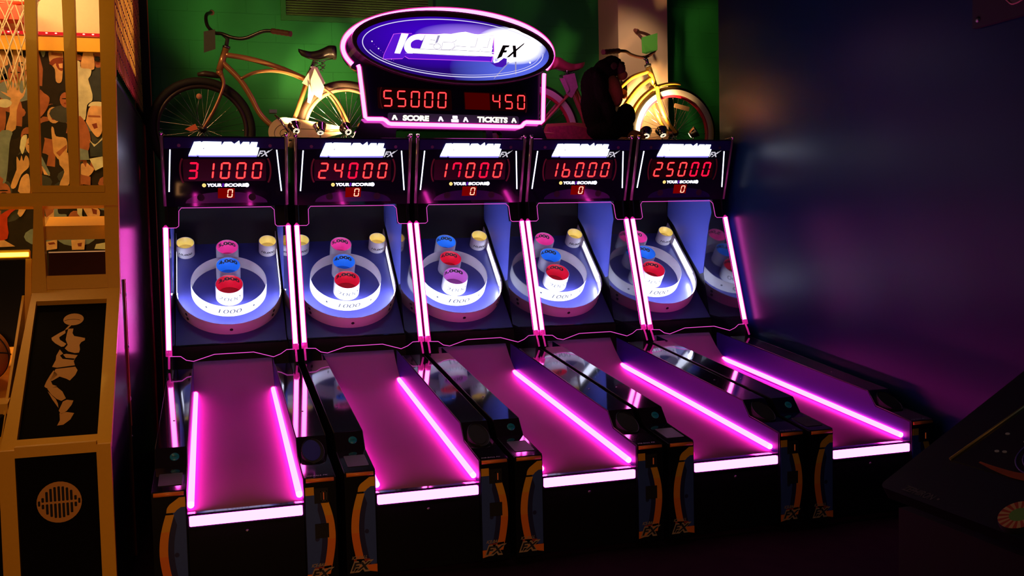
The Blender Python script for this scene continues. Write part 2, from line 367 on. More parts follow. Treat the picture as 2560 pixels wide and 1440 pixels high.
def machine(colors, number, root_label):
    r=empty('alley_roller_game'); tag(r,root_label,'arcade game','row of lit alley roller machines')
    # lane
    lw=0.232
    lane=MB(); v=[];f=[]
    for x in (-lw,lw):
        for y,z in LANE: v.append((x,y,z))
    n=len(LANE)
    for i in range(n-1): f.append((i,i+1,n+i+1,n+i))
    vb=[(x,y,z-0.02) for x,y,z in v]; 
    lane.add(v+vb, f+[(2*n+a,2*n+d,2*n+c,2*n+b) for a,b,c,d in f]+[(n-1,2*n+n-1,4*n-1,2*n-1),(0,n,3*n,2*n)], CARPET, True)
    lane.build('ball_lane',r)
    # front light bar and panel
    fb=MB(); fb.deco(frame((0,0.006,0.335),(1,0,0),(0,0,1)),rrect(-0.226,0.226,0.002,0.042,0.006),0.012,BAR); fb.build('front_light_bar',r)
    e=MB(); e.box(-0.232,0.232,0.0,0.03,0.379,0.388,GLOSS); e.box(-0.232,0.232,0.0,0.03,0.329,0.3355,GLOSS); e.box(-0.232,-0.228,-0.002,0.03,0.3355,0.379,GLOSS); e.box(0.228,0.232,-0.002,0.03,0.3355,0.379,GLOSS); e.build('lane_end_trim',r)
    fp=MB().box(-0.232,0.232,0.01,0.04,0.03,0.329,BLACK).build('front_panel',r)
    MB().rev(frame((0.0,0.009,0.29),(1,0,0),(0,0,1)),[(0,0.003),(0.006,0.003),(0.008,0)],STEEL,12).build('screw',fp)
    for s_ in (-1,1):
        t=MB(); path=[(s_*0.219,0.05,0.4105),(s_*0.2225,1.88,0.588)]
        t.tube(path,0.0140,LTUBE,10); t.build('lane_light',r)
        sl=MB(); sl.tube([(s_*0.219,0.045,0.4105),(s_*0.2225,1.885,0.588)],0.0195,SLV,12,caps=False); o=sl.build('tube_halo',[q for q in r.children][-1])
        # arm
        prof=[(-0.010,0.03),(-0.010,0.488),(0.27,0.522),(0.335,0.594),(1.80,0.745),(1.80,0.03)]
        a=MB(); xi,xo=(0.234,0.366) if s_>0 else (-0.366,-0.234)
        a.prismx(prof,xi,xo,BLACK); arm=a.build('side_arm',r)
        # inner face laminate
        il=MB(); xa=0.2335 if s_>0 else -0.2335; il.prismx([(0.0,0.36),(0.0,0.486),(0.27,0.520),(0.335,0.592),(1.80,0.743),(1.99,0.763),(1.99,0.5)],min(xa,xa*0.993),max(xa,xa*0.993),SIDEPURPLE); il.build('inner_side',r)
        # glossy cover plates
        c=MB()
        c.prismx([(0.337,0.5945),(1.80,0.7455),(1.80,0.749),(0.337,0.598)],xi+0.002,xo-0.002,GLOSS)
        c.prismx([(0.272,0.5245),(0.335,0.5945),(0.333,0.598),(0.268,0.5265)],xi+0.002,xo-0.002,GLOSS)
        c.prismx([(-0.008,0.4885),(0.27,0.5225),(0.27,0.5265),(-0.008,0.4925)],xi+0.002,xo-0.002,GLOSS)
        cov=c.build('top_cover',r)
        sc_=MB(); sc_.rev(frame((s_*0.30,0.75,0.6405),(1,0,0),(0,1,0.103)),[(0,0.002),(0.005,0.002),(0.006,0)],CHROME,10); sc_.build('screw',cov)
        # bright metal edge of the cover
        ed=MB(); ed.tube([(s_*0.2345,0.336,0.597),(s_*0.2345,1.80,0.748)],0.0015,STEEL,6); ed.tube([(s_*0.3645,0.336,0.597),(s_*0.3645,1.80,0.748)],0.0015,STEEL,6); ed.tube([(s_*0.2345,-0.008,0.4925),(s_*0.2345,0.27,0.5265),(s_*0.2345,0.336,0.597)],0.0015,STEEL,6); ed.build('edge_trim',cov)
        # orange lip
        og=mat('orange_lip',(0.85,0.22,0.02),0.35,noise=0.05)
        xm=(xi+xo)/2; lip=MB(); lip.tube([(xi+0.008,-0.012,0.480),(xo-0.008,-0.012,0.480)],0.0085,og,10); lip.build('orange_lip',r)
        post_art(r,s_)
        if s_>0:
            cs=MB(); cs.box(0.275,0.332,-0.018,-0.012,0.383,0.447,MATTE); cm=cs.build('coin_slot',r)
            q=MB(); fr=frame((0.300,-0.0185,0.392),(1,0,0),(0,0,1))
            for a_,b_,c_,d_ in ((0,0.004,0,0.042),(0.022,0.026,0,0.042),(0,0.026,0,0.004),(0,0.026,0.038,0.042)): q.deco(fr,[(a_,c_),(b_,c_),(b_,d_),(a_,d_)],0.003,STEEL)
            q.deco(fr,[(0.011,0.006),(0.015,0.006),(0.015,0.036),(0.011,0.036)],0.002,mat('red_slot',(0.3,0.03,0.01),0.3,emit=(1,0.15,0.03),es=0.15)); q.build('slot_bezel',cm)
            lk=MB(); lk.box(0.274,0.330,-0.020,-0.012,0.235,0.295,MATTE); lk.build('ticket_door',r)
            # ball return scoop across the step
            fr=frame((0.298,0.238,0.553),(1,0,0),(0,1,0.44)); ball=MB()
            ball.deco(fr,circ(0,0,0.050,0.092,32),0.034,MATTE,-0.036); bs=ball.build('ball_scoop',r)
            q=MB(); q.deco(fr,circ(-0.006,0.006,0.040,0.078,28),0.001,mat('blue_sheen_liner',(0.005,0.006,0.30),0.4) if number_i==0 else MATTE,-0.0018); q.build('scoop_liner',bs)  # blue reflection in the first machine's scoop is put into its liner colour
            q=MB(); q.tube([fr(x,y,-0.002) for x,y in circ(0,0,0.048,0.090,32)],0.003,BLACK,6,closed=True); q.build('scoop_rim',bs)
            ft=frame((0.234,-0.006,0.4935),(1,0,0),(0,1,0.12)); tx=MB(); put_text(tx,'ICE-BALL FX',ft,0.012,0.100,0.008,0.020,mat('grey_ink',(0.35,0.33,0.45),0.5),0.02,0.2,0.001); tx.build('deck_lettering',r)
        else:
            fr=frame((-0.285,0.3035,0.562),(1,0,0),(0,0.063,0.0705))
            bt=MB(); bt.rev(fr,[(0,0.006),(0.016,0.006),(0.0195,0.003),(0.0195,0)],mat('teal_button',(0.01,0.13,0.18),0.35,emit=(0.0,0.35,0.5),es=0.025),24); bo=bt.build('start_button',r)
            tx=MB(); put_text(tx,'START',fr,-0.012,0.012,-0.003,0.003,INK,0.02,0,0.0065); tx.build('button_lettering',bo)
            ft=frame((-0.355,0.03,0.4985),(1,0,0),(0,1,0.12)); kp=MB(); gk=mat('grey_card_print',(0.05,0.045,0.055),0.5,noise=0.3)
            kp.deco(ft,rrect(0.012,0.105,0.02,0.16,0.006),0.001,gk); kp.build('instruction_card',r)
    # gallery cabinet: black shell
    g=MB()
    for s_ in (-1,1):
        xa,xb=(0.346,0.362) if s_>0 else (-0.362,-0.346)
        g.prismx([(1.80,0.03),(1.80,0.80),(1.832,0.855),(2.088,1.572),(2.120,1.70),(1.985,2.108),(2.42,2.108),(2.42,1.86),(3.04,1.86),(3.04,0.03)],xa,xb,BLACK)
    g.box(-0.346,0.346,3.02,3.04,0.03,1.86,MATTE)                  # back
    g.box(-0.346,0.346,2.42,3.02,1.845,1.86,MATTE)                 # rear deck
    g.box(-0.346,0.346,2.40,2.42,1.845,2.108,MATTE)
    g.prismx([(2.29,0.30),(2.27,0.83),(2.285,0.835),(2.31,0.30)],-0.346,0.346,MATTE)
    g.box(-0.346,0.346,1.80,3.02,0.03,0.31,MATTE)
    gc=g.build('gallery_cabinet',r)
    bk=MB().box(-0.345,0.345,2.985,3.0,1.46,1.84,mat('black_mesh_cloth',(0.005,0.003,0.005),0.7,noise=0.3,nscale=300)).build('rear_screen',r)
    ce=MB().prismx([(2.16,1.715),(3.0,1.735),(3.0,1.745),(2.16,1.725)],-0.346,0.346,MATTE).build('gallery_ceiling',r)
    # blue side walls and glossy strips in front of them
    for s_ in (-1,1):
        xa,xb=(0.341,0.346) if s_>0 else (-0.346,-0.341)
        sw=MB(); sw.prismx([(2.20,1.712),(2.95,1.73),(2.97,1.60),(2.85,1.52),(2.654,1.332),(2.437,1.155),(2.385,1.165),(2.29,1.52)],xa,xb,BWALL); sw.build('blue_side_wall',r)
        gs=MB(); gs.prismx([(2.10,1.70),(2.195,1.705),(2.285,1.52),(2.375,1.16),(2.29,0.86),(1.86,0.84),(1.84,0.86),(2.085,1.55)],xa*1.0005,xb*0.9995,GLOSS); gs.build('glossy_side_strip',r)
    # board
    bw=0.338
    bd=MB(); bd.deco(bf,[(-bw,-0.232),(bw,-0.232),(bw,0.742),(-bw,0.742)],0.012,BOARD,-0.012); board=bd.build('playfield_board',r)
    fl=MB(); fl.deco(bf,[(-bw,-0.240),(bw,-0.240),(bw,-0.232),(-bw,-0.232)],0.02,GLOSS,-0.02); fl.build('board_edge',board)
    # outer U-shaped wall
    hw=0.09; rU=0.334; sU=0.172
    pts=[(-rU,0.735)]+[(-rU,0.735-(0.735-sU)*k/6) for k in range(1,7)]+[(rU*math.cos(R(a)),sU+rU*math.sin(R(a))) for a in range(186,360,6)]+[(rU,sU+(0.735-sU)*k/6) for k in range(0,7)]
    u=MB(); n=len(pts); v=[]
    for x,y in pts:
        nx,ny=(x,y-sU) if y<sU else (x,0); d=math.hypot(nx,ny); ix,iy=x-nx/d*0.005,y-ny/d*0.005
        v+= [bf(x,y,0),bf(x,y,hw),bf(ix,iy,hw),bf(ix,iy,0)]
    f=[]
    for i in range(n-1):
        for k in range(3): f.append((i*4+k,(i+1)*4+k,(i+1)*4+k+1,i*4+k+1))
    u.add(v,f,LILAC,True); ur=u.build('outer_guide_wall',r); 
    hl=MB()
    for a in (-90,-38,-142,-36,-144):
        hz=0.045 if a in (-90,) else (0.032 if a in(-38,-142) else 0.062)
        x,y=(rU+0.0005)*math.cos(R(a)),sU+(rU+0.0005)*math.sin(R(a))
        tx=Vector((-math.sin(R(a)),0,0))+BD*math.cos(R(a)); fr=frame(bf(x,y,hz),tx,BN)
        hl.deco(fr,circ(0,0,0.011,n=14),0.001,INK)
    hl.build('bolt_holes',ur)
    # ring helper
    def ring(name, cx, cs, rad, n0, n1, outer, inner, seg=48, th=0.003, rim=None):
        fr=frame(bf(cx,cs,0),(1,0,0),BD); m=MB()
        m.rev(fr,[(rad-th,n1),(rad-0.5*th,n1+0.0012),(rad,n1),(rad,n0)],outer,seg)
        if n0==0.0: m.rev(fr,[(rad-th,n1),(rad-th,n0)],inner,seg)
        else: m.rev(fr,[(rad-th,n1),(rad-th,n0),(rad,n0)],inner,seg)
        return m.build(name,r), fr
    def cyl_text(parent, fr, s, rad, mid, hh, arc, out=True, m=INK, bold=0.01, shear=0.15):
        """lettering wrapped round a ring wall; out: on the near outside, else on the far inside"""
        t=MB(); 
        def fn(x,y,z):
            a = -math.pi/2 + x/rad if out else math.pi/2 - x/rad
            rr = rad+0.0012 if out else rad-0.0012
            return fr(rr*math.cos(a), rr*math.sin(a), y)
        v,f=text(s,bold); wd=arc*rad
        t.add([fn(-wd/2+a*wd+shear*(b-.5)*hh, mid-hh/2+b*hh, 0) for a,b in v],f,m); return t.build('lettering',parent)
    def cup_led(o,fr,rad,h):
        q=MB(); r1=rad-0.0045; q.rev(fr,[(r1,h-0.022),(r1,h-0.014),(r1-0.003,h-0.014),(r1-0.003,h-0.022),(r1,h-0.022)],emis('cup_led',(0.80,0.84,1.0),60.0),8,240,300); q.build('cup_led',o)
    o,fr=ring('score_ring',0,0.241,0.241,0.0,0.09,WHITE,LILAC,72); RING0=o
    cyl_text(o,fr,'1000',0.241,0.045,0.036,0.60,True,INK,0.0,0.25)
    hb_=MB()
    for a in (-128,-52):
        tx=Vector((-math.sin(R(a)),0,0))+BD*math.cos(R(a)); f2=frame(Vector(fr(0.2415*math.cos(R(a)),0.2415*math.sin(R(a)),0.045)),tx,BN); hb_.deco(f2,circ(0,0,0.008,n=12),0.001,INK)
    hb_.build('bolt_holes',o)
    spec=[(0,0.187,0.088,0.112,colors[0],'3,000'),(0,0.369,0.079,0.114,colors[1],'4,000'),(0,0.548,0.074,0.117,colors[2],'5,000')]
    for i,(cx,cs,rad,h,cn,tx) in enumerate(spec):
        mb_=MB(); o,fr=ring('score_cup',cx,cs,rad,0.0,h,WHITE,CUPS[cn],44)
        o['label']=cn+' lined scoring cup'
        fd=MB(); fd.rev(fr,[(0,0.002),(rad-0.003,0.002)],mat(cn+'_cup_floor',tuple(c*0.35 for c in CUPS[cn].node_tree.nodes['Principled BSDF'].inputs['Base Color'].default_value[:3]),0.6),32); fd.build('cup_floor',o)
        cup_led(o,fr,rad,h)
        cyl_text(o,fr,tx,rad-0.003,h-0.032,0.036,1.85,False,INK,0.05,-0.1)
        if i==0: cyl_text(o,fr,'2000',rad,0.055,0.034,1.75,True,INK,0.0,0.25)
    for s_ in (-1,1):
        o,fr=ring('score_cup',s_*0.272,0.626,0.0595,0.0,0.095,WHITE,CUPS['yellow'],36); o['label']='small yellow lined scoring cup'
        fd=MB(); fd.rev(fr,[(0,0.03),(0.0565,0.03)],mat('yellow_cup_floor',(0.8,0.6,0.15),0.5),28); fd.rev(frame(fr(0.004,0.0,0.0305),(1,0,0),BD),[(0,0),(0.005,0)],INK,10); fd.build('cup_floor',o)
        cup_led(o,fr,0.0595,0.095)
        cyl_text(o,fr,'10,000',0.0595,0.036,0.020,1.55,True,INK,0.02,0.2)
    # LED strip fixed to the inner face of the guide wall
    led=emis('white_led_strip',(0.70,0.76,1.0),140.0); ls=MB()
    arcp=[((rU-0.010)*math.cos(R(a)),sU+(rU-0.010)*math.sin(R(a))) for a in range(180,361,5)]
    n=len(arcp); v=[]
    for x,y in arcp: v+=[bf(x,y,0.052),bf(x,y,0.062),bf(x*1.012,sU+(y-sU)*1.012,0.062),bf(x*1.012,sU+(y-sU)*1.012,0.052)]
    f=[(0,1,2,3)]+[(i*4+k,(i+1)*4+k,(i+1)*4+(k+1)%4,i*4+(k+1)%4) for i in range(n-1) for k in range(4)]+[((n-1)*4+3,(n-1)*4+2,(n-1)*4+1,(n-1)*4)]
    ls.add(v,f,led); ls.build('led_strip',ur)
    fr0=frame(bf(0,0.241,0),(1,0,0),BD); q=MB(); q.rev(fr0,[(0.2365,0.050),(0.2365,0.062),(0.232,0.062),(0.232,0.050),(0.2365,0.050)],led,14,228,312); q.build('led_strip',RING0)
    wall_glow=emis('lit_wall_glow',(0.74,0.78,1.0),2.6)  # glowing sheet paints the guide wall's straight sides as brightly lit
    for s_ in (-1,1):
        q=MB(); x=s_*(rU-0.0062); x2=s_*(rU-0.0054)
        a_=[bf(x,sU,0.012),bf(x,0.56,0.020),bf(x,0.56,0.078),bf(x,sU,0.078)]; b_=[bf(x2,sU,0.012),bf(x2,0.56,0.020),bf(x2,0.56,0.078),bf(x2,sU,0.078)]
        q.add(a_+b_,[(0,1,2,3),(7,6,5,4),(0,4,5,1),(1,5,6,2),(2,6,7,3),(3,7,4,0)],wall_glow); q.build('wall_glow_panel',ur)
    # lamp bar under the header
    lb=MB().box(-0.30,0.30,2.175,2.20,1.705,1.713,emis('ceiling_led',(0.62,0.70,1.0),38.0)).build('gallery_lamp',r)
    # clear shield with glowing edge
    top=[(-0.345,0.760),(-0.298,0.760),(-0.284,0.772),(-0.281,0.868),(-0.266,0.888),(0.262,0.888),(0.280,0.868),(0.281,0.772),(0.292,0.760),(0.345,0.760)]
    bot=[(-0.362,-0.029),(-0.295,-0.033),(-0.265,-0.057),(-0.225,-0.066),(-0.108,-0.031),(0.114,-0.030),(0.227,-0.066),(0.270,-0.050),(0.304,-0.027),(0.362,-0.025)]
    sh=MB(); sh.deco(gf,[(x,y) for x,y in bot]+[(x,y) for x,y in top[::-1]],0.001,SHIELD,0.004); so=sh.build('clear_shield',r)
    ed=MB()
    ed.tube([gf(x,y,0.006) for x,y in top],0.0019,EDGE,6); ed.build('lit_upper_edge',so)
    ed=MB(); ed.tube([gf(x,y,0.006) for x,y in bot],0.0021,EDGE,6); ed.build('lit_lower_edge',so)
    # black shoulders either side of the header opening
    for s_ in (-1,1):
        q=MB(); q.prismx([(2.090,1.572),(2.128,1.70),(2.17,1.70),(2.13,1.572)],min(s_*0.284,s_*0.346),max(s_*0.284,s_*0.346),BLACK); q.build('shoulder',r)
        # corner tube
        x=s_*0.359; t=MB(); y0,z0=1.822,0.845; y1,z1=2.079,1.568
        t.tube([(x,y0,z0),(x,y1,z1)],0.0130,TUBE,12); to=t.build('corner_light_tube',r)
        k=MB(); k.tube([(x,y0-0.002,z0-0.004),(x,y1+0.002,z1+0.004)],0.0180,SLV,14,caps=False); k.build('tube_halo',to)
        pk=mat('pink_plastic',(0.8,0.05,0.45),0.3,emit=(1,0.03,0.5),es=0.35)
        b=MB(); b.tube([(x,y0+0.004,z0+0.012),(x,y0-0.006,z0-0.018)],0.019,pk,10); b.tube([(x,y0-0.006,z0-0.018),(x+s_*0.0,y0-0.03,z0-0.045),(x,y0-0.055,z0-0.085)],0.006,pk,8); b.build('tube_end_cap',to)
        b=MB(); b.tube([(x,y1,z1),(x,y1+0.006,z1+0.018)],[0.0175,0.006],pk,10); b.build('tube_end_cap',to)
        rd=MB(); rd.tube([(s_*0.3575,2.103,1.702),(s_*0.3575,1.969,2.112)],0.010,clear_rod,12); ro=rd.build('bumper_rod',r)
        cp=MB(); cp.tube([(s_*0.3575,1.969,2.112),(s_*0.3575,1.960,2.132)],0.011,CHROME,12); cp.tube([(s_*0.3575,1.966,2.125),(s_*0.335,2.03,2.118)],0.003,CHROME,6); cp.build('rod_cap',ro)
    # header
    h=MB(); h.prismx([(2.118,1.700),(1.984,2.108),(2.40,2.108),(2.40,1.75),(2.17,1.70)],-0.345,0.345,BLACK); h.build('header_cabinet',r)
    hp=MB(); hp.deco(hf,[(-0.345,0),(0.345,0),(0.345,HL),(-0.345,HL)],0.004,headm,-0.004+0.012); ho=hp.build('header_face',r)
    Z=0.0125
    dk=MB(); bl=mat('dark_blue_print',(0.008,0.010,0.07),0.2,noise=0.05,coat=0.5)
    dk.deco(hf,[(-0.345,0.355),(-0.16,0.362),(-0.1,0.375),(0.1,0.375),(0.16,0.362),(0.345,0.355),(0.345,HL-0.008),(-0.345,HL-0.008)],0.0004,bl,Z-0.0003)
    dk.deco(hf,circ(0,0.02,0.24,0.07,24,0,180),0.0004,bl,Z-0.0003)
    for s_ in (-1,1):
        dk.deco(hf,circ(s_*0.262,0.375,0.010,n=16),0.002,STEEL,Z); dk.deco(hf,circ(s_*0.15,0.055,0.022,n=20),0.001,MATTE,Z)
        for aa,bb,cc in ((s_*0.262,0.222,0.017),):
            am=mat('dim_amber_print',(0.12,0.03,0.012),0.4)
            pth=[(aa+s_*(-0.028+0.028*math.cos(R(t))),bb+0.082*math.sin(R(t))) for t in range(-66,67,11)]
            dk.deco(hf,band(pth,0.010),0.0004,am,Z)
    dk.build('printed_pattern',ho)
    for x0,x1 in ((-0.312,-0.330),(0.300,0.3245)):
        b=MB(); b.deco(hf,[(x1-0.0035,0.093),(x1+0.0035,0.093),(x0+0.0035,0.350),(x0-0.0035,0.350)],0.003,WBAR,Z); b.build('white_light_strip',r)
    # logo: heavy backlit slab with the letters' stepped outline
    lg=MB(); X=lambda u:-0.209+u*0.404; Y=lambda t:0.311+t*0.088
    sil=[(0.0,0.08),(0.085,0.98),(0.175,1.0),(0.185,0.94),(0.21,1.0),(0.468,0.99),(0.462,0.70),(0.505,0.98),(0.61,0.99),(0.65,0.84),(0.72,1.07),(0.735,0.76),(0.775,0.98),(0.865,0.98),(0.865,0.72),(0.895,0.98),(0.985,0.97),(0.965,0.62),(1.005,0.60),(0.975,0.08),(0.16,0.06),(0.115,0.12),(0.11,0.06),(0.01,0.06)]
    lg.deco(hf,[(X(a),Y(b)) for a,b in sil],0.006,LOGOW,Z)
    lg.deco(hf,[(X(a),Y(b)) for a,b in [(-0.006,-0.02),(0.11,-0.03),(0.125,0.02),(0.15,-0.05),(0.965,-0.05),(0.978,0.10),(0.0,0.10)]],0.004,LOGOSOFT,Z)
    lo=lg.build('logo_sign',r)
    gy=mat('grey_seam',(0.2,0.2,0.25),0.5)
    sm=MB(); put_text(sm,'C',hf,-0.128,-0.098,0.352,0.366,gy,0,0.3,Z+0.0063); sm.deco(hf,[(-0.20,0.3165),(-0.178,0.3175),(-0.176,0.319),(-0.199,0.3185)],0.0003,gy,Z+0.006); sm.build('logo_seams',lo)
    t=MB(); put_text(t,'FX',hf,0.186,0.246,0.310,0.346,LOGOFX,0.03,0.45,Z+0.004); t.deco(hf,[(0.240,0.335),(0.246,0.331),(0.276,0.356)],0.001,LOGOFX,Z+0.003); t.build('logo_suffix',r)
    # YOUR SCORE band
    t=MB(); t.deco(hf,circ(-0.129,0.1315,0.0115,n=20),0.002,YLED,Z); t.deco(hf,circ(0.120,0.132,0.0125,n=20),0.002,LOGOW,Z)
    t.deco(hf,[(-0.134,0.129),(-0.129,0.135),(-0.124,0.129),(-0.129,0.1315)],0.0004,INK,Z+0.002)
    put_text(t,'YOUR',hf,-0.114,-0.026,0.122,0.142,LOGOW,0.045,0.1,Z+0.001); put_text(t,'SCORE',hf,-0.012,0.112,0.122,0.142,LOGOW,0.045,0.1,Z+0.001)
    t.deco(hf,[(-0.025,0.121),(-0.017,0.121),(-0.014,0.143),(-0.022,0.143)],0.0006,emis('violet_window',(0.25,0.02,0.9),0.5),Z)
    t.build('score_caption',r)
    sd=MB(); sd.deco(hf,rrect(-0.245,0.235,0.158,0.292,0.008),0.0006,OFFSEG,Z); so=sd.build('score_display',r)
    for i,ch in enumerate(number):
        g=MB(); red,core=(REDHOT_FLAT,None) if (root_label,i) in HOT else (REDSEG,REDHOT)
        digit(g,ch,hf,-0.2245+i*0.0925,0.170,0.058,0.104,red,0.13,0.115,Z+0.001,0.0008,core); g.build('digit',so)
    sd=MB(); sd.deco(hf,[(-0.052,0.049),(0.046,0.049),(0.048,0.113),(-0.050,0.113)],0.0006,DIMRED,Z); so=sd.build('player_score_display',r)
    g=MB(); digit(g,'0',hf,0.0005,0.054,0.032,0.052,emis('hot_led',(1.0,0.45,0.30),1.6),0.13,0.12,Z+0.001); g.build('digit',so)
    r.location=(number_i*P_+DX[number_i], DY[number_i], 0)
    return r
clear_rod=mat('clear_rod',(0.25,0.2,0.24),0.12,coat=1.0,spec=0.8,bump=0.01)
headm=mat('header_acrylic',(0.004,0.004,0.012),0.05,spec=0.5)
REDHOT_FLAT=emis('red_led_plain',(1.0,0.006,0.05),1.25)
LAB=['lit alley roller beside the yellow hoops cabinet, display reading 31000',
     'lit alley roller whose display reads 24000, second from the yellow hoops cabinet',
     'lit alley roller with display 17000 and a blue cup above the red and orchid ones',
     'lit alley roller whose red display reads 16000',
     'lit alley roller next to the blue wall, display reading 25000']
HOT={(LAB[0],0),(LAB[1],2),(LAB[2],1),(LAB[2],3),(LAB[4],3),(LAB[4],4)}
COL=[('red','blue','pink'),('red','blue','pink'),('orchid','red','blue'),('red','blue','pink'),('red','blue','pink')]
NUM=['31000','24000','17000','16000','25000']
MACH=[]
for number_i in range(5):
    MACH.append(machine(COL[number_i],NUM[number_i],LAB[number_i]))
